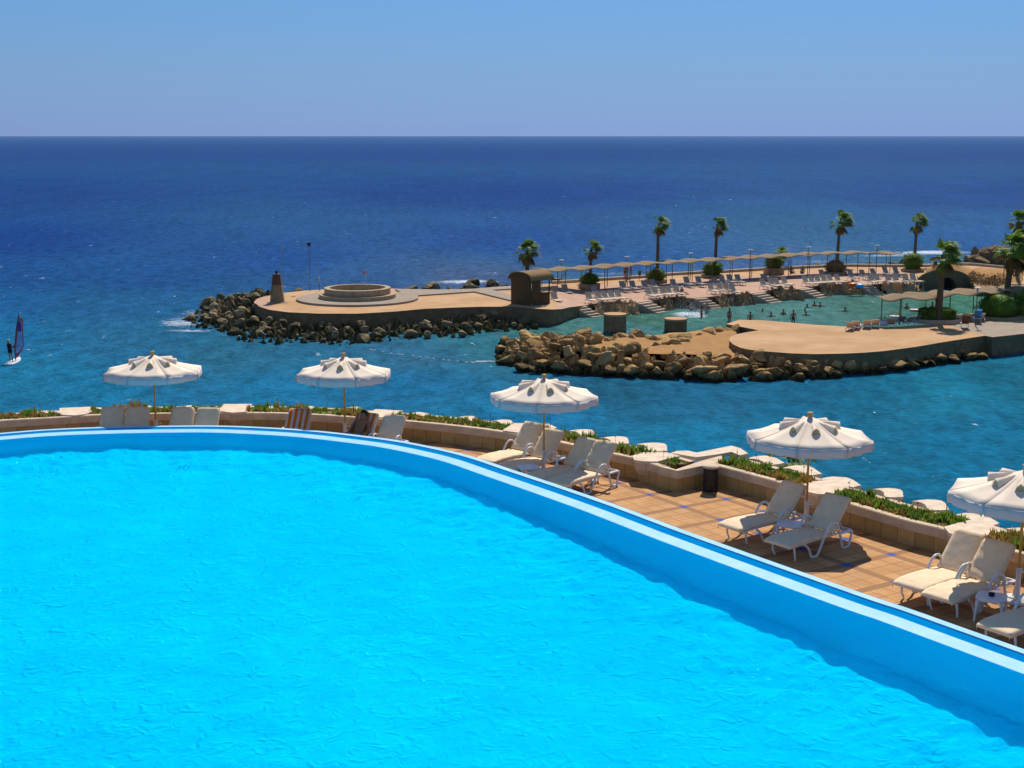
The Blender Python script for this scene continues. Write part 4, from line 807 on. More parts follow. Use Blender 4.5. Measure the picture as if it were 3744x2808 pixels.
# rock spit in front of it
o2 = [at(k,x,y,0) for k,x,y in [('b7',1000,290),('b7',620,330),('b7',370,345),('b7',135,400),('b7',130,480),('b7',240,560),('b7',450,620),('b7',640,630),('b7',900,645),('b7',1200,655),('b7',1600,675),('b7',1900,690),('b7',2200,700),('b8',350,520),('b8',560,525),('b8',760,518),('b8',960,510),('b8',1200,485),('b8',1450,455),('b8',1700,412),('b8',1950,385)]]
i2 = [at(k,x,y,1.3) for k,x,y in [('b7',1100,330),('b7',900,350),('b7',700,370),('b7',560,400),('b7',560,420),('b7',640,430),('b7',760,440),('b7',900,445),('b7',1050,450),('b7',1200,440),('b7',1450,440),('b7',1700,450),('b7',1900,470),('b8',300,330),('b8',420,335),('b8',620,350)]]+[at('b8',x,y,1.3) for x, y in [(850,358),(1050,352),(1300,336),(1600,295),(1900,240)]]
O2, I2 = pair(o2, i2, 14)
def h2f(s, t): return .12+(1.2 if s < .55 else .95-.9*max(0, s-.62)/.38*.9)*(t**.62)
slope_mesh('rocky_shore', O2, I2, h2f, 'rock_tan', .62, .85)
scatter('boulder', ring_fill(O2, I2, h2f, 126, .20, .74, 8), 'rock_tan', 'tan boulder with a dark waterline in the spit before the right platform', 'boulders of the rocky spit', 3)
# the back row and the sandy saddle of the spit
sd2 = [at('b7',x,y,1.25) for x, y in [(1000,330),(1250,300),(1480,290),(1850,255),(2060,240),(2212,240)]]; fr2 = [at('b7',x,y,1.0) for x, y in [(1000,450),(1250,450),(1480,450),(1850,450),(2060,470),(2230,480)]]
mb = MB(); g = []
for a in range(5):
    for s in range(8):
        p_, q_ = fr2[a].lerp(fr2[a+1], s/8), sd2[a].lerp(sd2[a+1], s/8); g.append([(lambda v: (v.x, v.y, v.z-.02+.12*noise.noise(v*.9)))(p_.lerp(q_, t/8)) for t in range(9)]+[(q_.x, q_.y+.8, .4), (q_.x, q_.y+1.4, -.6)])
M['sandy'] = mat('orange_earth', (.40,.20,.06), .95, (.31,.16,.055), 1.5, bump=.05, bscale=5); mb.sheet(g); tag(mb.build('earth_saddle', 'sandy'), kind='structure')
rnd = random.Random(12); pts = []
for (xa, ya), (xb, yb), n_ in [((640,320),(1480,290),13),((1480,350),(1840,310),4),((1500,310),(1850,275),5),((1850,265),(2212,225),6),((900,390),(1450,400),8)]:
    for i in range(n_):
        t = (i+rnd.random()*.6)/n_; q = at('b7', xa+(xb-xa)*t, ya+(yb-ya)*t+rnd.uniform(-8,8), 1.35); pts.append((q.x, q.y, 1.12+rnd.uniform(-.1,.12), rnd.uniform(.32,.62)))
scatter('boulder', pts, 'rock_tan', 'sunlit tan boulder along the crest of the rocky spit', 'boulders on the crest of the spit', 6)
# round piers between the two arms
def pier(k, x, y, rpx, ytop, label):
    q = at(k, x, y, 0); r = rpx*K[k][2]*px2(q); t = aty(k, x, ytop, q.y+r); h = t.z; p_ = empty('round_pier', (q.x, q.y+r, 0), 0, label, 'pier', 'round stone piers in the channel')
    mb = MB(); mb.lathe([(r*1.0,-1),(r,.4),(r*.985,h-.16)], seg=26, smooth=True); mb.build('drum', 'quay', p_); mb = MB(); mb.lathe([(r*.985,h-.16),(r*1.015,h-.15),(r*1.015,h),(0,h+.015)], seg=26, smooth=False); mb.build('cap', 'sand', p_)
pier('b7',1167,283,98,108,'taller round stone pier in the channel, the left of the pair')
pier('b7',1687,275,97,148,'shorter round stone pier in the channel, the right of the pair')
# bathing steps and the stone banks between them
FL = [at('s',x,interp(FRONT, x),zp(x)) for x in range(2100, 3420, 12)]
ST = [('b3',900,1187,1060,1168),('b3',1770,1135,1940,1110),('b4',870,1257,1030,1243),('b4',1650,1193,1810,1172),('b5',570,1185,700,1165),('b5',1300,1131,1455,1128)]
ords = ['leftmost flight of bathing steps, behind the taller round pier','bathing steps second from the left, by five sunlit loungers','bathing steps behind the splashing bathers','bathing steps fourth from the left along the lagoon','bathing steps left of the orange and blue float','rightmost bathing steps, beside the orange and blue float']
stx = []
for (k, xa, ya, xb, yb), lab in zip(ST, ords):
    a, b = at(k,xa,ya,.9), at(k,xb,yb,.9); d = (b-a); d.z = 0; W_ = d.length; d.normalize(); nn = Vector((d.y, -d.x, 0)); stx.append((srcx(k,xa), srcx(k,xb)))
    e = empty('bathing_steps', (a.x, a.y, 0), 0, lab, 'steps', 'flights of bathing steps into the lagoon')
    for i in range(5):
        z1 = .86-.2*i; c_ = d*(W_/2+.17*i)+nn*(.22+.36*i); mb = MB(); mb.box((c_.x, c_.y, (z1-.8)/2), (W_, .42, z1+.8), math.atan2(d.y, d.x)); mb.build('step', 'kerb', e)
def near_step(x): return any(a-4 < x < b+30 for a, b in stx)
xsb = [x for x in range(2100, 3560, 4)]
run_ = []; mound = []
for x in xsb:
    if near_step(x) or (x == xsb[-1]):
        if len(run_) > 9: mound.append(run_)
        run_ = []
    else: run_.append(x)
for r_ in mound:
    inn = [at('s',x,interp(FRONT,x),.95)+Vector((0,.95,0)) for x in r_]; out_ = [q+Vector((.35,-3.0-.3*math.sin(i/3),0)) for i, q in enumerate(inn)]
    hf = lambda s, t: .02+1.13*(min(1, t*1.25)**.6)
    slope_mesh('stone_bank', out_, inn, hf, 'rock_bank', .55, .6, 30)
# hill, cave arch and far outcrop
q = at('b6',765,1090,0); cv = empty('cave_arch', (q.x, q.y+.2, 0), 0, 'smooth olive grey rock dome with a dark cave mouth by the lagoon', 'cave')
M['cave'] = mat('olive_render', (.17,.145,.075), .9, (.12,.105,.05), 1.5, bump=.05, bscale=4)
mb = MB(); g = []
for i in range(25):
    a = math.pi*i/24; row = []
    for j in range(8):
        t = j/7; rr = 3.3; hgt = 2.25; sc_ = math.cos(t*math.pi/2); row.append((-rr*math.cos(a)*(.25+.75*sc_), t*2.6, hgt*math.sin(a)**.8*sc_+.0))
    g.append(row)
mb.sheet(g); dome = g
# front wall with an opening
ar = [(-math.cos(math.pi*i/24)*3.3, 2.25*math.sin(math.pi*i/24)**.8) for i in range(25)]; op = [(.25-math.cos(math.pi*i/24)*1.05, 1.35*math.sin(math.pi*i/24)**.7) for i in range(25)]
mb.sheet([[(a[0],0,a[1]),(b[0],-.0,b[1]),(b[0],1.6,b[1]*.9)] for a, b in zip(ar, op)], smooth=False); mb.add([(x,0,z) for x, z in ((-3.3,0),(3.3,0),(3.3,-.8),(-3.3,-.8))], [(0,1,2,3)]); mb.build('dome', 'cave', cv)
mb = MB(); mb.add([(x,1.58,z*.9) for x, z in op], [tuple(range(25))]); mb.build('cave_shade_sheet', 'dark', cv)  # black sheet painting the shade inside the cave
M['drybush'] = mat('dry_scrub', (.30,.20,.08), .95, (.17,.11,.045), 2)
hl = [at('b6',x,y,.9) for x, y in [(560,960),(700,890),(860,900),(1000,960),(1100,1000),(1300,1020),(1500,1010),(1641,1005)]]; hb = [at('b6',x,y,.9) for x, y in [(560,890),(700,870),(860,865),(1000,865),(1100,868),(1300,875),(1500,880),(1641,890)]]
mb = MB(); g = []
for a in range(7):
    for s in range(6):
        p_, q_ = hl[a].lerp(hl[a+1], s/6), hb[a].lerp(hb[a+1], s/6); g.append([(v.x, v.y, .9+.75*math.sin(math.pi*t/9)+.3*noise.noise(v*.8)) for t in range(10) for v in [p_.lerp(q_, t/9)]])
mb.sheet(g); tag(mb.build('earth_mound', 'sandy'), kind='structure')
oc = [('b6',1030,765,.5,1.1),('b6',1090,750,.8,1.3),('b6',1110,700,1.6,1.3),('b6',1150,760,.7,1.3),('b6',1180,700,1.4,1.3),('b6',1230,730,1.1,1.5),('b6',1290,690,1.6,1.4),('b6',1300,760,.8,1.3),('b6',1370,700,1.5,1.5),('b6',1400,760,.9,1.4),('b6',1460,700,1.6,1.5),('b6',1480,760,1.0,1.3),('b6',1550,720,1.4,1.6),('b6',1330,650,2.1,1.2),('b6',1400,650,2.1,1.2),('b6',1600,680,1.6,1.6)]
M['outcrop'] = rock_mat('brown_outcrop', (.28,.18,.09), (.13,.08,.04), (.06,.05,.03), -.6)
scatter('boulder', [(*at('b6',x,815,1.0)[:2], 0, 0) for k,x,y,z,r in []]+[(lambda q: (q.x, q.y, q.z, r))(aty('b6', x, y, at('b6',x,800,.6).y+4+2*z_)) for k_, x, y, z_, r in oc], 'outcrop', 'brown weathered boulder piled on the far rocky point at right', 'boulders of the far point', 9)
# ================================================================ VEGETATION
def fan_leaf(mb, base, d, size, rnd, mi, wind):
    """one fan frond: stalk, then stiff fingers whose tips droop"""
    side = d.cross(Vector((0,0,1))); side = side.normalized() if side.length > .01 else Vector((1,0,0)); up = side.cross(d).normalized()
    tip = base+d*size*.5; mb.add([base-side*.018, base+side*.018, tip+side*.012, tip-side*.012], [(0,1,2,3)], mi)
    nb = 15
    for i in range(nb):
        a = (i/(nb-1)-.5)*2.3; v = (d*math.cos(a)+side*math.sin(a)).normalized(); ln = size*rnd.uniform(.5,.68)*(1-.25*abs(a)/1.15); w_ = size*.04
        m1 = tip+v*ln*.55; m2 = tip+v*ln+wind*ln*.35-Vector((0,0,ln*rnd.uniform(.25,.5))); pr = v.cross(up).normalized()*w_
        mb.add([tip, m1-pr, m1+pr, m2], [(0,1,2),(1,3,2)], mi)
def palm(base, top, crown, label, seed, dry=.3, trunk_r=.17, n=34, lean=.0, skirt=0, wind=.75):
    rnd = random.Random(seed); o = empty('fan_palm', base, 0, label, 'palm tree', 'wind blown fan palms'); h = top.z-base.z; lx, ly = top.x-base.x, top.y-base.y
    path = [Vector((lx*t**1.3, ly*t, h*t)) for t in [i/9 for i in range(10)]]; mb = MB(); mb.tube(path, [trunk_r*(1.25-.45*i/9+.03*(i%2)) for i in range(10)], 10); mb.build('trunk', 'bark', o)
    T = path[-1]; W_ = Vector((wind, -.15, 0)); mb = MB(); crown *= 1.22; n = int(n*1.5)
    for i in range(n):
        el = rnd.uniform(-.5, 1.45); az = rnd.uniform(0, 6.283); d = Vector((math.cos(az)*math.cos(el), math.sin(az)*math.cos(el), math.sin(el)))+W_*rnd.uniform(.6,1.2)*(1.2-abs(el-.2)*.35); d.normalize()
        fan_leaf(mb, T+Vector((0,0,rnd.uniform(-.15,.1))), d, crown*rnd.uniform(.75,1.08), rnd, 0 if (el > -.1 or rnd.random() > dry) else 1, W_)
    for i in range(int(n*dry)):
        az = rnd.uniform(0, 6.283); d = Vector((math.cos(az)*.5+wind*.45, math.sin(az)*.5, -.95)).normalized(); fan_leaf(mb, T-Vector((0,0,.15)), d, crown*rnd.uniform(.6,.95), rnd, 1, W_*.6)
    mb.build('crown', ['leaf','leafdry'], o)
    if skirt:
        mb = MB()
        for i in range(26): az = rnd.uniform(0, 6.283); mb.tube([T-Vector((0,0,rnd.uniform(.1,.4))), T+Vector((math.cos(az)*.34, math.sin(az)*.34, -skirt*rnd.uniform(.7,1)))], [.05,.03], 4)
        mb.build('dead_skirt', 'leafdry', o)
    return o
def palm_at(k, xb, yb, z, xt, yt, crown, label, seed, **kw):
    b = at(k, xb, yb, z); t = aty(k, xt, yt, b.y); return palm(b, t, crown, label, seed, **kw)
palm_at('b3',285,905,.9,285,430,1.25,'fan palm with hanging dry fronds rising behind the brown kiosk',1,dry=.8,wind=.45,trunk_r=.2)
palm_at('b3',1135,870,.9,1150,400,1.0,'short leaning fan palm in the round green planter right of the kiosk',2,dry=.5)
palm_at('b4',378,1010,.9,395,265,1.0,'tall straight fan palm, third from left along the promenade',3,dry=.25,wind=.95,n=38)
palm_at('b4',1155,965,.9,1185,275,1.0,'tall fan palm with crown swept right, fourth from left along the promenade',4,dry=.3,wind=.95,n=38)
palm_at('b5',300,930,.9,350,765,.95,'short palm whose fronds just top the shade canopy',5,dry=.1,wind=.3)
palm_at('b5',1030,905,.9,1065,365,1.3,'tallest fan palm, its wide crown blown right, above the dry round bush',6,dry=.2,wind=.85,n=46)
palm_at('b6',430,815,.9,460,335,1.15,'fan palm at the right end of the long shade canopy',7,dry=.3,wind=.7,n=40)
palm_at('b6',690,1455,1.5,755,700,1.3,'fan palm beside the clipped green hedge on the right peninsula',8,dry=.4,wind=.75,n=40,trunk_r=.24)
palm_at('b6',1425,1330,1.5,1520,650,1.6,'large fan palm in the shrubs at the right edge',9,dry=.55,wind=.5,n=50,trunk_r=.25)
palm_at('b6',1560,980,.9,1580,330,1.2,'tall fan palm with a brown skirt of dead leaves at the right edge',10,dry=.8,wind=.5,skirt=1.6,trunk_r=.2)
q = at('a5',330,900,9); pb = Vector((q.x+.9, q.y+3.2, 3.5)); 
palm(pb, aty('a5',300,640,pb.y), .7, 'palm tops showing behind the umbrella right of the bin, below the terrace', 11, dry=.0, n=8)
pb = Vector((q.x+2.2, q.y+3.2, 3.5)); palm(pb, aty('a5',505,690,pb.y), .75, 'dark palm top just right of the umbrella pole, below the terrace', 12, dry=.1, n=9)

def leaf_ball(mb, c, r, n, rnd, size, mi=0, mi2=None, flat=1):
    for _ in range(n):
        v = Vector((rnd.gauss(0,1), rnd.gauss(0,1), rnd.gauss(0,1))).normalized(); v = Vector((v.x*r[0], v.y*r[1], abs(v.z)*r[2]*flat if v.z > -.2 else v.z*r[2]*.4)); v *= rnd.uniform(.8,1.04)*(1+.14*noise.noise(v*1.7+Vector(c)))
        p_ = Vector(c)+v; a, b = Vector((rnd.gauss(0,1), rnd.gauss(0,1), rnd.gauss(0,1))).normalized()*size, Vector((rnd.gauss(0,1), rnd.gauss(0,1), rnd.gauss(0,1))).normalized()*size
        mb.add([p_-a, p_+b*.5, p_+a, p_-b*.5], [(0,1,2,3)], mi if mi2 is None or rnd.random() > .35 else mi2)
def planter_bush(k, xc, ybase, wpx, hpx, z, mats_, label, seed, wall=.55, wallmat='ringstone', cat='bush', upright=False):
    rnd = random.Random(seed); c0 = at(k, xc, ybase, z); s = px2(c0)*K[k][2]; r = wpx/2*s; h = hpx*s; o = empty('planted_bush', (c0.x, c0.y+r*.8, z), 0, label, cat, 'bushes in round stone planters')
    if wall: mb = MB(); mb.lathe([(r*1.0,0),(r*1.03,wall),(r*.85,wall+.02),(r*.83,wall-.12),(0,wall-.12)], seg=22, smooth=False); mb.build('stone_planter', wallmat, o)
    mb = MB(); hh = h-wall; mb.ball((0,0,wall+hh*.35), (r*.78,r*.78,hh*.55), 12, 8, 0); leaf_ball(mb, (0,0,wall+hh*.28), (r*.94,r*.94,hh*.66), 1500, rnd, .085, 0, 1)
    if upright:
        for _ in range(16): 
            az = rnd.uniform(0,6.28); d = Vector((math.cos(az)*.7+.2, math.sin(az)*.7, rnd.uniform(.3,1.1))).normalized(); fan_leaf(mb, Vector((math.cos(az)*r*.3, math.sin(az)*r*.3, wall+hh*.4)), d, rnd.uniform(.7,1.1)*min(1.2, h*.6), rnd, 0, Vector((.3,0,0)))
    mb.build('foliage', mats_, o); return o
planter_bush('b3',1130,955,290,225,.9,['bush','bushy'],'rounded bright green bush in a reddish stone planter right of the kiosk',1)
planter_bush('b4',375,1055,300,200,.9,['bushy','bush'],'yellow green bush round the base of the third promenade palm',2,wall=.3)
planter_bush('b4',1140,985,310,225,.9,['bush','bush'],'dark green bush round the base of the fourth promenade palm',3,wall=.3,upright=True)
planter_bush('b5',280,1010,250,250,.9,['bush','bushy'],'green bush in a stone planter under the short palm',4,wall=.7,upright=True)
planter_bush('b5',1030,1010,280,180,.9,['drybush','bushy'],'dry brown round bush at the foot of the tallest palm',5,wall=.25)
planter_bush('b6',440,890,250,220,.9,['bush','bushy'],'spiky green bush at the foot of the palm where the canopy ends',6,wall=.3,upright=True)
planter_bush('b2',1748,590,75,95,1.5,['bushy','bush'],'small pale shrub growing against the kiosk wall',7,wall=0,cat='shrub')
planter_bush('b6',1420,1420,520,290,1.5,['bush','bushy'],'large spiky green shrubbery under the palm at the right edge',8,wall=.2,upright=True)
planter_bush('b6',1660,1400,260,320,1.5,['bush','bush'],'dense dark shrub cut off by the right edge',9,wall=.2,upright=True)
# clipped hedge
c0 = at('c4',270,1110,1.5); rnd = random.Random(31); o = empty('clipped_hedge', (c0.x, c0.y+.9, 1.5), 0, 'clipped rounded green hedge in a low curved bed on the right peninsula', 'hedge'); mb = MB(); LX_ = 2.65; n_ = 0
mb.box((0,0,.55),(LX_*.98,1.5,1.0))
for _ in range(4200):
    a = rnd.random()*2*math.pi; sx_ = (abs(math.cos(a))**.35)*(1 if math.cos(a) > 0 else -1); sy_ = (abs(math.sin(a))**.35)*(1 if math.sin(a) > 0 else -1)
    if rnd.random() < .4: p_ = Vector((rnd.uniform(-1,1)*LX_/2, rnd.uniform(-1,1)*.85, 1.10)); p_.z -= .25*max(0, abs(p_.x)/(LX_/2)-.75)*4*.5
    else: zz = rnd.uniform(.05,1.08); p_ = Vector((sx_*LX_/2*(1-.08*(zz > .9)), sy_*.86, zz))
    p_ += Vector((rnd.gauss(0,.04), rnd.gauss(0,.04), rnd.gauss(0,.03))); u_, v_ = [Vector((rnd.gauss(0,1), rnd.gauss(0,1), rnd.gauss(0,1))).normalized()*.06 for _ in (0,1)]; mb.add([p_-u_, p_+v_, p_+u_, p_-v_], [(0,1,2,3)], 1 if rnd.random() < .3 else 0)
mb.build('foliage', ['bush','bushy'], o); mb = MB(); mb.lathe([(2.0,0),(2.0,.32),(1.8,.33)], seg=36, smooth=False); k_ = mb.build('bed_kerb', 'kerb', o); k_.scale = (1, .62, 1)
# dry scrub on the slope
rnd = random.Random(40); mb = MB()
for i in range(70):
    x, y = rnd.uniform(1000,1450), rnd.uniform(885,1020); q = at('b6', x, y, 1.25)
    if x < 1050+max(0,(y-960))*1.2: continue
    leaf_ball(mb, (q.x, q.y, 1.15), (.5,.5,.45), 60, rnd, .13)
tag(mb.build('dry_scrub', 'drybush'), 'dry tan scrub covering the slope between cave and path', 'scrub', kind='stuff')

# ================================================================ PROMENADE FURNITURE
def T_head(o, h):
    mb = MB(); mb.lathe([(0,h+.20),(.26,h+.18),(.27,h+.15),(.05,h+.13)], seg=14); mb.build('disc_shade', 'whitecloth', o); mb = MB(); mb.lathe([(.03,h-.25),(.09,h+.0),(.07,h+.14)], seg=10); mb.build('lantern', 'steel', o)
for i, (k, x, y, yt, z, lab) in enumerate([('b3',750,905,575,.9,'lamp post with white disc shade, first from left above the canopy'),('b3',1625,860,530,.9,'lamp post beside the standing people under the canopy'),('b4',822,1005,665,.9,'lamp post right of the third promenade palm'),('b4',1628,1000,620,.9,'lamp post left of the short palm'),
  ('b5',672,1010,690,.9,'lamp post between the short palm and the tallest palm'),('b5',1502,990,670,.9,'lamp post right of the tallest palm'),('b6',1105,1485,1085,1.5,'lamp post by the brown chair on the right peninsula'),('b6',1412,1010,760,.9,'thin lamp post left of the rightmost palm trunks')]):
    polething('lamp_post', k, x, y, yt, z, lab, 'lamp post', T_head, .035, 'post', 'lamp posts with white discs')
def board(o, h):
    mb = MB(); mb.box((0,-.03,h-.22),(.30,.04,.5)); mb.build('board', 'brownpad', o)
polething('notice_board','b3',1800,830,705,.9,'small brown notice board on a thin post by the sea wall','sign', board, .02)
def canopy(P, width, H, zb, label, waves, amp, ph=0, posts=True):
    """undulating shade net on two rows of posts; P is its centre line on the ground"""
    P = resample(P, waves*8+1); c0 = P[0]; o = empty('shade_canopy', (c0.x, c0.y, zb), 0, label, 'canopy'); A = offset(P, width/2); B = offset(P, -width/2); mb = MB(); g = []
    for i, (a, b, m_) in enumerate(zip(A, B, P)):
        w1, w2 = amp*math.sin(2*math.pi*i/8+ph), amp*math.sin(2*math.pi*i/8+ph+1.3); g.append([a.lerp(b, t/6)-c0+Vector((0,0,H+w1*(1-t/6)+w2*t/6+.10*math.sin(math.pi*t/6)))+Vector((0,0,c0.z-m_.z)) for t in range(7)])
    mb.sheet(g); s = mb.build('shade_net', 'shade', o); sd = s.modifiers.new('t', 'SOLIDIFY'); sd.thickness = .03
    for i in range(4, len(P), 8):
        for side_ in (A, B):
            q = side_[i].lerp(P[i], .12)-c0; q.z = 0; mb = MB(); mb.tube([(q.x,q.y,0),(q.x,q.y,H)], .04, 7); mb.build('post', 'post', o)
    return o
canopy([Vector((*at(k,x,y,3.25)[:2], 0)) for k,x,y in [('b3',430,695),('b3',1100,655),('b3',1850,600),('b4',740,755),('b4',1400,715),('b4',2080,675),('b5',850,748),('b5',1400,738),('b5',1810,752)]], 3.3, 2.35, .9, 'long undulating brown shade canopy over the promenade loungers', 17, .10)
canopy([Vector((*at(k,x,y,3.6)[:2], 0)) for k,x,y in [('b5',1500,1290),('b5',1991,1275),('b6',560,1135),('b6',900,1115),('b6',1300,1085),('b6',1641,1060),('s',3900,1040)]], 3.3, 2.1, 1.5, 'undulating brown shade canopy on the right peninsula', 8, .12, 2.2)

# far loungers: one mesh of frame, seat and raised back each
def far_lounger(cover):
    mb = MB()
    for s in (-1, 1):
        mb.tube([(s*.3,-.95,.30),(s*.3,-.55,.33),(s*.3,.75,.33)], .03, 5, 1); mb.tube([(s*.3,-.7,0),(s*.3,-.6,.32)], .028, 5, 1); mb.tube([(s*.3,-.2,.02),(s*.31,.1,.5),(s*.31,.35,.52),(s*.3,.6,.02)], .028, 5, 1)
    mb.box((0,-.35,.37),(.62,1.25,.06)); b = MB(); d = Vector((0, math.cos(R(58)), math.sin(R(58)))); n2_ = Vector((0,-d.z,d.y))
    vs = [Vector((sx_*.31,.25,.37))+d*l_*.78+n2_*t_ for l_ in (0,1) for sx_ in (-1,1) for t_ in (0,.05)]
    mb.add(vs, [(0,2,3,1),(4,5,7,6),(0,4,6,2),(1,3,7,5),(0,1,5,4),(2,6,7,3)]); me_ = mb.build('promenade_lounger', [cover,'white_plastic']); return me_
M['farcream'] = mat('far_cream', (.60,.45,.30), .85); M['farcream_shade'] = mat('far_cream_shade', (.26,.23,.19), .8)  # second tone is the cream with canopy shade painted in
fc_, fg_ = far_lounger('farcream'), far_lounger('farcream_shade'); used = set()
def far_place(src, k, x, y, z, yaw, label, group, zs=1.):
    """x, y: where the top of the raised back is seen"""
    q = at(k, x, y, z+1.03*zs); b = .25+.78*math.cos(R(58)); loc = q-Vector((-math.sin(yaw), math.cos(yaw), 0))*b
    o = src if src.name not in used else src.copy()
    if o is src: used.add(src.name)
    else: C.objects.link(o)
    o.location = (loc.x, loc.y, z); o.rotation_euler = (0, 0, yaw); o.scale.z = zs; tag(o, label, 'sun lounger', group)
g1 = 'sunlit promenade loungers facing the lagoon'; g2 = 'shaded loungers under the promenade canopy'; g3 = 'loungers on the right peninsula'
rows_ = [([('b3',x,y) for x, y in [(1095,985),(1222,975),(1308,970),(1400,963),(1490,957)]], 'sunlit cream lounger above the bank between the first two bathing steps'),
 ([('b4',x,y) for x, y in [(240,1110),(325,1103),(432,1093),(510,1090),(620,1083)]], 'sunlit cream lounger between the second and third bathing steps'),
 ([('b4',x,y) for x, y in [(1080,1050),(1200,1045),(1290,1050),(1370,1060)]], 'sunlit cream lounger between the third and fourth bathing steps'),
 ([('b5',x,y) for x, y in [(112,1060),(208,1050),(278,1050),(372,1035)]], 'sunlit cream lounger between the fourth and fifth bathing steps'),
 ([('b5',x,y) for x, y in [(625,1025),(700,1020),(772,1015),(850,1010),(922,1005),(1015,1005)]], 'sunlit cream lounger below the tallest palm, left of the float'),
 ([('b5',x,y) for x, y in [(1430,1005),(1500,1000),(1640,1003),(1730,1002),(1850,1000),(1940,1000)]]+[('b6',x,y) for x, y in [(310,908),(400,908)]], 'cream lounger right of the rightmost bathing steps')]
for pts_, lab in rows_:
    for k, x, y in pts_: far_place(fc_, k, x, y, .9, R(28 if x < 1400 or k != 'b5' else 8), lab, g1)
far_place(fc_, 'b3', 635, 985, 1.1, R(20), 'white lounger standing alone just right of the kiosk', g1)
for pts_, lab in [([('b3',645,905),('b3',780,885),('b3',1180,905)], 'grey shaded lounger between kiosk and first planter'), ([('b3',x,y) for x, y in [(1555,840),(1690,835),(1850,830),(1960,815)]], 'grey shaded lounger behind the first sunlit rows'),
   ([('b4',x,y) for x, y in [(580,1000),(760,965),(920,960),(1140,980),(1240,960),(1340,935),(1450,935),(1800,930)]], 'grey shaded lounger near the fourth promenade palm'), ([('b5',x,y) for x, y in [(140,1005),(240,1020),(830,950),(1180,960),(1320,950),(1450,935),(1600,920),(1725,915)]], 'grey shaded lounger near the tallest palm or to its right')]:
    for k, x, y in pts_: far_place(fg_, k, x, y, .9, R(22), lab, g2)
for k, x, y, c_, yw, lab in [('c5',30,545,0,150,'lounger backed to the camera at the left end of the peninsula row'),('c5',160,520,0,160,'second lounger back from the left on the peninsula'),('c5',385,505,0,160,'lounger back left of the first peninsula canopy post'),('c5',560,490,0,165,'lounger back right of the first peninsula canopy post'),
   ('c5',880,480,1,165,'shade grey lounger back beside the orange flowers'),('c5',1130,430,1,200,'leaning grey lounger in the peninsula canopy shade'),('c5',1310,440,1,205,'shade grey lounger left of the clipped hedge'),('c5',1480,400,1,210,'shade grey lounger touching the clipped hedge'),
   ('c4',620,950,0,200,'pale lounger right of the clipped hedge'),('c4',790,930,0,190,'pale lounger left of the blue towel'),('c4',1000,930,0,185,'pale lounger under the shrubs at right')]:
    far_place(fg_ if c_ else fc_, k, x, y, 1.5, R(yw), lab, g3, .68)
def draped_chair(k, x, y, m_, label, w_=.55):
    q = at(k, x, y, 1.5); o = empty('beach_chair', (q.x, q.y, 1.5), R(170), label, 'beach chair'); mb = MB()
    for sx_ in (-1,1): mb.tube([(sx_*.26,-.5,0),(sx_*.26,-.3,.4),(sx_*.26,.4,.36),(sx_*.26,.3,0)], .022, 6)
    mb.box((0,0,.38),(.55,.9,.04)); mb.build('frame','white_plastic',o); d = Vector((0, math.cos(R(62)), math.sin(R(62)))); mb = MB(); mb.sheet([[Vector((sx_*w_/2,.3,.38))+d*l_ for l_ in (0,.4,.85)]+[Vector((sx_*w_/2,.3,.38))+d*.8+Vector((0,.10,-.25))] for sx_ in (-1,-.3,.3,1)]); s = mb.build('draped_towel', m_, o); sd = s.modifiers.new('t','SOLIDIFY'); sd.thickness = .04
draped_chair('c4',690,1180,'brownpad','chair with a brown pad standing on the grey paving at right')
draped_chair('c4',905,1085,'bluecloth','chair draped with a bright blue towel beside the lamp post at right')
# flower tub and small white table
for k, x, y, lab in [('c5',700,600,'low tub of orange flowers among the peninsula loungers'),('c5',950,500,'orange flowers behind the shade grey lounger backs on the peninsula')]:
    q = at(k, x, y, 1.5); o = empty('flower_tub', (q.x, q.y, 1.5), 0, lab, 'flower tub', 'tubs of orange flowers'); mb = MB(); mb.lathe([(.42,0),(.5,.35),(.4,.36),(0,.3)], seg=14); mb.build('tub','whitecloth',o); mb = MB(); leaf_ball(mb, (0,0,.35), (.6,.5,.35), 260, random.Random(5), .06, 0, 1); M.setdefault('flower', mat('orange_flower', (.42,.15,.02), .8)); mb.build('flowers', ['flower','bush'], o)
# ================================================================ PEOPLE
def grow(name, J, E_, parent, mname, sub=1):
    """one continuous skinned body from joints {name: (pos, radius)} and edges"""
    names = list(J); idx = {a: i for i, a in enumerate(names)}; me = bpy.data.meshes.new(name); me.from_pydata([J[a][0] for a in names], [(idx[a], idx[b]) for a, b in E_], []); o = bpy.data.objects.new(name, me); C.objects.link(o)
    sk_ = o.modifiers.new('skin', 'SKIN'); sk_.use_smooth_shade = True
    for i, a in enumerate(names):
        r = J[a][1]; rr = r if isinstance(r, tuple) else (r, r); me.skin_vertices[0].data[i].radius = rr; me.skin_vertices[0].data[i].use_root = (i == 0)
    ss = o.modifiers.new('sub', 'SUBSURF'); ss.levels = sub; ss.render_levels = sub
    dg = bpy.context.evaluated_depsgraph_get(); m2_ = bpy.data.meshes.new_from_object(o.evaluated_get(dg)); o.modifiers.clear(); o.data = m2_; m2_.name = name; m2_.materials.clear(); m2_.materials.append(M[mname])
    o.parent = parent; return o
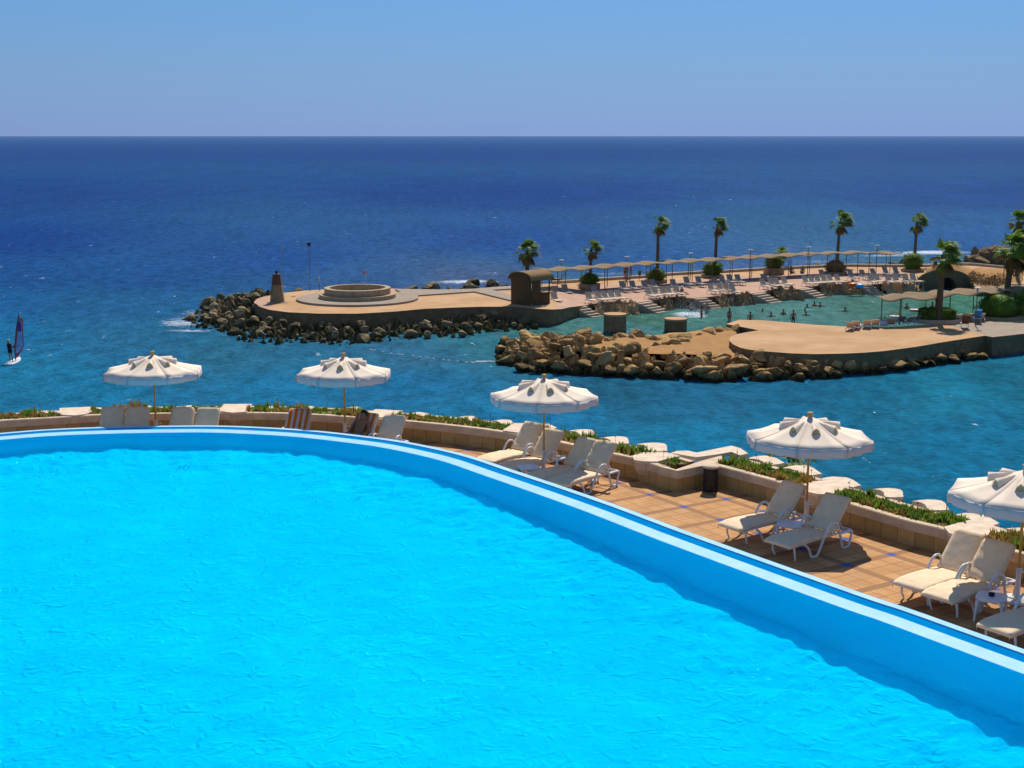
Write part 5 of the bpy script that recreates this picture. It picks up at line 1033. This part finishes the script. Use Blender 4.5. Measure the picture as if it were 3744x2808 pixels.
def stand_pose(arm='down', knee=0.):
    V = Vector
    J = dict(pelvis=(V((0,0,.95)),(.13,.10)), waist=(V((0,0,1.08)),(.125,.09)), chest=(V((0,0,1.30)),(.15,.10)), neck=(V((0,0,1.46)),.055), head=(V((0,-.015,1.56)),.085), crown=(V((0,0,1.66)),.078))
    for s, n_ in ((-1,'l'),(1,'r')):
        J['sh'+n_] = (V((s*.17,0,1.40)),.055)
        if arm == 'out': el, wr, hd = V((s*.38,-.05,1.30)), V((s*.58,-.10,1.22)), V((s*.68,-.12,1.20))
        elif arm == 'fwd': el, wr, hd = V((s*.24,-.20,1.22)), V((s*.20,-.42,1.30)), V((s*.19,-.50,1.32))
        elif arm == 'up': el, wr, hd = V((s*.27,-.02,1.60)), V((s*.16,-.02,1.84)), V((s*.12,-.02,1.90))
        else: el, wr, hd = V((s*.24,0.02,1.13)), V((s*.26,-.06,.90)), V((s*.26,-.08,.81))
        J['el'+n_] = (el,.042); J['wr'+n_] = (wr,.03); J['hd'+n_] = (hd,.036)
        J['hip'+n_] = (V((s*.09,0,.90)),.085); J['kn'+n_] = (V((s*.11,-.03-knee,.50)),.055); J['an'+n_] = (V((s*.12,.02,.09)),.036); J['ft'+n_] = (V((s*.13,-.14,.03)),.032)
    E_ = [('pelvis','waist'),('waist','chest'),('chest','neck'),('neck','head'),('head','crown')]
    for n_ in 'lr': E_ += [('chest','sh'+n_),('sh'+n_,'el'+n_),('el'+n_,'wr'+n_),('wr'+n_,'hd'+n_),('pelvis','hip'+n_),('hip'+n_,'kn'+n_),('kn'+n_,'an'+n_),('an'+n_,'ft'+n_)]
    return J, E_
def add_hair(p_, c, m_='hair', r=.094): mb = MB(); mb.ball((c.x, c.y+.012, c.z+.02), (r,r*1.08,r*.98), 10, 7); mb.build('hair', m_, p_)
def add_shorts(p_, c, m_, w_=.15, h=.20): mb = MB(); mb.lathe([(w_*.85,-h/2),(w_*1.04,0),(w_*.93,h/2)], seg=14); o = mb.build('swimwear', m_, p_, loc=c); o.scale = (1,.8,1)
def bather(k, x, y, depth, label, arm='down', skin='skintan', yaw=0, sw='darkcloth', hair='hair', z0=0, group='bathers in the lagoon', y_is_water=True):
    """x, y: the waterline (or feet); depth: how much of the body is under water"""
    q = at(k, x, y, z0); p_ = empty('person', (q.x, q.y, z0-depth), yaw, label, 'person', group); J, E_ = stand_pose(arm); grow('body', J, E_, p_, skin); add_hair(p_, J['crown'][0]-Vector((0,0,.06)), hair); add_shorts(p_, Vector((0,0,.95)), sw); return p_
for a in [(('b4',975,1510,.62,'bather with arms out splashing behind the shorter round pier','out'),dict(yaw=R(60),sw='redcloth')),(('b4',1048,1455,.75,'bather standing behind the splashing one, near the bathing steps'),dict(sw='bluecloth')),
  (('b4',1350,1570,.45,'two tone tanned bather standing waist deep near the tip of the right platform'),dict(sw='redcloth',yaw=R(30))),(('b4',1632,1560,.85,'dark haired bather standing chest deep just beyond the right platform'),{}),
  (('b4',1797,1440,1.38,'head of a swimmer farthest left in the far part of the lagoon','out'),{}),(('b5',230,1520,1.28,'swimmer with spread arms close to the right platform','out'),{}),(('b5',378,1500,1.15,'bather with pale top neck deep between two swimmers'),dict(sw='whitecloth',skin='skin')),
  (('b5',497,1592,.55,'dark bather standing nearest the edge of the right platform'),{}),(('b5',652,1505,1.3,'swimmer left of the mid lagoon, nearest of a cluster','out'),{}),(('b5',667,1410,1.35,'swimmer directly beyond the mid lagoon cluster','out'),{}),
  (('b5',755,1392,1.25,'bather in the middle of the far trio in the lagoon'),{}),(('b5',823,1398,1.25,'bather at the right of the far trio in the lagoon','out'),dict(skin='skin')),(('b5',1128,1455,1.3,'swimmer alone in mid lagoon with arms stretched wide','out'),{}),(('b5',1875,1425,1.15,'swimmer seen between the posts of the peninsula canopy'),{}),
  (('b5',640,1455,1.42,'swimmer low in the water behind a nearer one','out'),dict(skin='skin'))]:
    bather(*a[0], **a[1])
bather('c5',1700,420,.35,'person in an orange swimsuit standing behind the clipped hedge',yaw=R(40),skin='skin',sw='towel_o',group='people on the peninsula')
gp_ = 'people on the promenade'
bather('b3',1605,835,0,'tanned person standing under the canopy, left of two','down',yaw=R(20),z0=.9,group=gp_); bather('b3',1682,805,0,'tanned person standing under the canopy, right of two','fwd',yaw=R(-50),z0=.9,group=gp_,sw='redcloth')
bather('b6',1515,975,0,'dark figure walking behind the palms at the right edge','down',yaw=R(90),z0=.9,group=gp_); bather('b6',1552,975,0,'second figure walking in white shorts at the right edge','fwd',yaw=R(90),z0=.9,group=gp_,sw='whitecloth')
def sit_pose(back=.35):
    V = Vector; J, E_ = stand_pose(); b = math.sin(back); c = math.cos(back); J = dict(J); H = .0
    J['pelvis'] = (V((0,0,.12)),(.13,.11)); J['waist'] = (V((0,.14*b,.12+.14*c)),(.125,.095)); J['chest'] = (V((0,.37*b,.12+.37*c)),(.15,.10)); J['neck'] = (V((0,.52*b-.01,.12+.52*c)),.055); J['head'] = (V((0,.60*b-.03,.12+.62*c)),.085); J['crown'] = (V((0,.68*b-.03,.12+.71*c)),.078)
    for s, n_ in ((-1,'l'),(1,'r')):
        J['sh'+n_] = (V((s*.17,.45*b,.12+.46*c)),.055); J['el'+n_] = (V((s*.25,.30*b-.05,.12+.20*c)),.042); J['wr'+n_] = (V((s*.20,-.22,.20)),.03); J['hd'+n_] = (V((s*.17,-.30,.20)),.036)
        J['hip'+n_] = (V((s*.09,-.05,.10)),.088); J['kn'+n_] = (V((s*.12,-.44,.30)),.058); J['an'+n_] = (V((s*.12,-.80,.08)),.038); J['ft'+n_] = (V((s*.13,-.86,.17)),.032)
    return J, E_
def sitter(loc, yaw, back, label, skin, sw, hair, group=None, cat='person'):
    p_ = empty('person', loc, yaw, label, cat, group); J, E_ = sit_pose(back); grow('body', J, E_, p_, skin, 2); add_hair(p_, J['crown'][0]-Vector((0,0,.05)), hair); mb = MB(); mb.ball((0,-.02,.11), (.17,.17,.125), 12, 8)
    for s in (-1,1): mb.tube([(s*.09,-.05,.11),(s*.105,-.28,.21)], [.108,.085], 10)
    mb.build('swimwear', sw, p_); return p_
r, loc, yaw = LN[14]; u_ = Vector((-math.sin(yaw), math.cos(yaw), 0)); c0 = loc+u_*(HY-.10); pp_ = sitter((c0.x, c0.y, ZT+.36), yaw, .62, 'dark haired person in blue shorts reclining on the striped towel', 'skintan', 'bluecloth', 'hair')
q = at('b4',715,1215,1.0); pw_ = sitter((q.x, q.y+.3, 1.0), R(40), .0, 'person in a white sun hat sitting on the stones by the loungers', 'skintan', 'darkcloth', 'whitecloth', gp_)
mb = MB(); mb.lathe([(.20,.80),(.11,.815),(.10,.90),(0,.92)], seg=16); mb.build('sun_hat','whitecloth',pw_)
q = at('b5',475,1000,1.25); sitter((q.x, q.y, 1.25), R(10), .1, 'person in red seated by the planter under the short palm', 'skintan', 'redcloth', 'hair', gp_)
q = at('b5',610,1000,1.25); sitter((q.x, q.y, 1.25), R(-20), .2, 'person with a blue cloth seated under the canopy near the lamp post', 'skintan', 'bluecloth', 'hair', gp_)

# windsurfer: board, rig and rider
q = at('w',308,1450,0); bd = empty('windsurf_board', (q.x, q.y, 0), R(91), 'white windsurf board carrying a purple, orange and clear sail', 'windsurf board'); mb = MB()
out_ = [(-1.25,.18),(-1.0,.30),(-.4,.34),(.3,.33),(.9,.26),(1.3,.13),(1.45,0)]; pl_ = out_+[(x,-y) for x, y in out_[::-1][1:]]; g = []
vs = [(x,y,.05+.10*max(0,x-.7)) for x, y in pl_]+[(x,y*.9,.13+.12*max(0,x-.6)) for x, y in pl_]+[(x*.98,y*.7,-.02+.12*max(0,x-.7)) for x, y in pl_]; n_ = len(pl_)
mb.add(vs, [(i,(i+1)%n_,n_+(i+1)%n_,n_+i) for i in range(n_)]+[((i+1)%n_,i,2*n_+i,2*n_+(i+1)%n_) for i in range(n_)]+[tuple(range(n_,2*n_)), tuple(range(3*n_-1,2*n_-1,-1))]); mb.build('hull','whitecloth',bd)
# sail plane: measured outline, the sail seen almost edge on
rig = (bd.matrix_basis.to_3x3()).inverted(); bd_loc = bd.location
def SL(x, y, s=0.):      # photo point -> point in the sail plane, s = distance across the sail from the mast
    t = aty('w', x, y, q.y); return t
SA = R(70); mast_foot = at('w',365,1375,.0); 
def sail_pt(x, y):
    t = aty('w', x, y, q.y); m_x = aty('w', 360 if y > 1000 else 360+(1000-y)*.095, y, q.y).x; sx_ = t.x-m_x
    w_ = aty('w', x, y, q.y+sx_*math.tan(SA)*.9); l_ = w_-Vector(bd_loc); return bd.rotation_euler.to_matrix().inverted() @ l_
M['sail_clear'] = mat('clear_sail_film', (.30,.22,.50), .3, transl=.0); M['sail_violet'] = mat('violet_sail', (.30,.06,.45), .7, transl=.5); M['sail_orange'] = mat('orange_sail', (.85,.30,.03), .7, transl=.5); M['sail_red'] = mat('red_sail_edge', (.78,.14,.09), .7, transl=.5)
m = M['sail_clear']; n = m.node_tree.nodes; l = m.node_tree.links; t_ = n.new('ShaderNodeBsdfTransparent'); x_ = n.new('ShaderNodeMixShader'); x_.inputs[0].default_value = .3; l.new(t_.outputs[0], x_.inputs[2]); l.new(n['Principled BSDF'].outputs[0], x_.inputs[1]); l.new(x_.outputs[0], n['Material Output'].inputs[0])
sail = MB(); sail.add([sail_pt(x, y) for x, y in [(392,715),(498,715),(525,850),(548,1050),(500,1170),(430,1235),(350,1210),(345,1050),(372,850)]], [tuple(range(9))]); so_ = sail.build('sail_window','sail_clear',bd)
def sp_(name, pts_, m_): mb = MB(); mb.add([sail_pt(x, y) for x, y in pts_], [tuple(range(len(pts_)))]); o = mb.build(name, m_, bd); sd = o.modifiers.new('t','SOLIDIFY'); sd.thickness = .012; return o
sp_('sail_panel', [(402,480),(478,480),(498,600),(498,712),(392,712),(388,600)], 'sail_violet'); sp_('sail_panel', [(455,390),(500,395),(538,440),(520,480),(465,485)], 'sail_orange'); sp_('sail_panel', [(428,335),(452,388),(462,486),(402,478),(412,400)], 'sail_clear')
sp_('sail_panel', [(345,1215),(430,1212),(370,1300)], 'sail_violet')
sp_('sail_sleeve', [(420,330),(452,330),(412,620),(398,860),(374,1050),(362,1210),(332,1210),(326,1050),(346,860),(372,620)], 'sail_red')
sp_('sail_foot', [(548,1055),(520,1130),(440,1260),(360,1370),(335,1340),(410,1215),(490,1140),(530,1050)], 'sail_red'); sp_('sail_leech', [(505,400),(540,440),(530,560),(540,850),(552,1055),(540,1055),(522,850),(508,640),(500,500),(520,440)], 'sail_red')
mb = MB(); mb.tube([sail_pt(x, y) for x, y in [(362,1385),(345,1200),(345,1050),(368,860),(392,620),(432,320),(436,255)]], [.03,.03,.028,.026,.022,.016,.012], 8); mb.build('mast','dark',bd)
mb = MB(); a, b = sail_pt(295,1050), sail_pt(548,1055); b2_ = b.copy(); mb.tube([a, (a+b)/2+Vector((0,-.12,0)), b], .018, 6); mb.tube([a, (a+b)/2+Vector((0,.15,0)), b], .018, 6); mb.build('boom','dark',bd)
# rider, leaning back slightly, both hands on the boom
V = Vector; rp_ = aty('w',285,1455,q.y); pr_ = empty('person', (rp_.x, q.y-.12, .12), 0, 'windsurfer in a yellow cap and dark vest standing on the white board', 'person'); J, E_ = stand_pose('fwd', .06)
sh = lambda v, f: V((v.x-.17*f, v.y, v.z))
def lean(v): return V((v.x*.75-.16*max(0, v.z-.4)/1.2, v.y*.9, v.z*.955))
J = {a: (lean(v[0]), v[1]) for a, v in J.items()}
bw = lambda x, y: aty('w', x, y, q.y-.12)-V((rp_.x, q.y-.12, .12))
for n_, (ex_, wx_) in {'l':((262,1105),(318,1062)),'r':((285,1095),(345,1058))}.items():
    J['el'+n_] = (bw(*ex_)+V((0,-.03 if n_ == 'l' else .08,-.03)),.042); J['wr'+n_] = (bw(*wx_)+V((0,-.02 if n_ == 'l' else .08,-.01)),.03); J['hd'+n_] = (bw(wx_[0]+14, wx_[1]-8)+V((0,0 if n_ == 'l' else .10,0)),.034)
grow('body', J, E_, pr_, 'skintan', 2); hc = J['crown'][0]; mb = MB(); mb.ball((hc.x, hc.y+.01, hc.z), (.095,.10,.085), 12, 8); mb.ball((hc.x+.05, hc.y-.06, hc.z-.02), (.07,.05,.015), 8, 4); M['yellow'] = mat('yellow_cloth', (.62,.50,.06), .8); mb.build('cap','yellow',pr_)
mb = MB(); pe, ch = J['waist'][0], J['chest'][0]; mb.tube([pe-V((0,0,.02)), (pe+ch)/2, ch, ch+V((0,0,.10))], [.135,.145,.165,.11], 14); o = mb.build('vest','darkcloth',pr_)
pc = J['pelvis'][0]; mb = MB(); mb.tube([pc+V((0,0,.10)), pc-V((0,0,.06))], [.14,.15], 12)
for n_ in 'lr': mb.tube([J['hip'+n_][0], J['hip'+n_][0].lerp(J['kn'+n_][0], .5)], [.10,.08], 10)
mb.build('shorts','darkcloth',pr_)

# float line, inflatables, splash
bx_ = [(1075,190),(1105,197),(1180,210),(1250,224),(1320,232),(1345,235),(1570,262),(1615,268),(1705,280),(1750,285),(1825,292),(1900,302),(1960,308),(1440,246),(1500,254)]
for x, y in bx_:
    p_ = at('a2', x, y, 0); mb = MB(); mb.ball((0,0,.03), (.12,.08,.08), 8, 6); o = mb.build('float', 'whitecloth', loc=(p_.x, p_.y, 0)); tag(o, 'small white float on the line closing off the channel', 'float', 'floats of the channel line')
M['pinkpale'] = mat('pale_pink_vinyl', (.66,.34,.36), .5)
def mattress(k, x, y, ln_, yaw, mats_, label):
    p_ = at(k, x, y, .08); o = empty('air_mattress', (p_.x, p_.y, .02), yaw, label, 'air mattress'); mb = MB()
    for i in range(5): mb.tube([(-ln_/2, (i-2)*.14, .08),(ln_*.28, (i-2)*.14, .08)], .07, 8, 0)
    mb.build('air_bed', mats_[0], o); mb = MB()
    for i in range(5): mb.tube([(ln_*.29, (i-2)*.14, .10),(ln_/2, (i-2)*.14, .16)], .075, 8, 0)
    mb.build('pillow', mats_[1], o)
mattress('c5',1470,300,1.9,R(-10),['pinkpale','bluecloth'],'pink and white air mattress afloat behind the canopy posts')
mattress('c5',1600,345,1.2,R(5),['bluecloth','bluecloth'],'bright blue air mattress afloat left of the hedge')
q = at('b5',1250,1155,.9); o = empty('inflatable_float', (q.x, q.y-.3, .95), R(-12), 'orange and bright blue inflatable lying on the stones beside the steps', 'inflatable'); M['hotorange'] = mat('orange_vinyl', (.85,.12,.01), .4); M['cyanv'] = mat('blue_vinyl', (.03,.42,.85), .4)
mb = MB(); mb.ball((-.32,0,.18), (.5,.38,.22), 14, 8); mb.build('orange_half','hotorange',o); mb = MB(); mb.ball((.40,-.1,.10), (.48,.36,.20), 14, 8); mb.build('blue_half','cyanv',o)
rnd = random.Random(77); mb = MB(); b0 = at('c6',760,740,0)
for _ in range(420):
    t = rnd.random(); x, h = rnd.gauss(-.2,.9), abs(rnd.gauss(0,.55)); s_ = rnd.uniform(.012,.035); mb.ball((b0.x+x-.3*h, b0.y+rnd.gauss(0,.5), .03+h*max(.1,1-abs(x)*.45)*1.6), s_, 4, 3)
tag(mb.build('splash', 'whitecloth'), 'white splash thrown up by the bathers in the channel', 'splash', kind='stuff')

# ================================================================ SEA HAZE
mb = MB(); mb.box((0, 17000, 7.5), (130000, 45000, 25)); hz = mb.build('haze', []) ; hz.data.materials.clear()
m = bpy.data.materials.new('sea_haze'); m.use_nodes = True; n = m.node_tree.nodes; l = m.node_tree.links; n.remove(n['Principled BSDF'])
pv = n.new('ShaderNodeVolumePrincipled'); pv.inputs['Color'].default_value = (.42,.60,.92,1); pv.inputs['Density'].default_value = .000022; pv.inputs['Anisotropy'].default_value = .2; l.new(pv.outputs[0], n['Material Output'].inputs['Volume'])
hz.data.materials.append(m); tag(hz, 'thin pale haze lying over the sea', 'haze', kind='stuff'); S.cycles.volume_bounces = 0
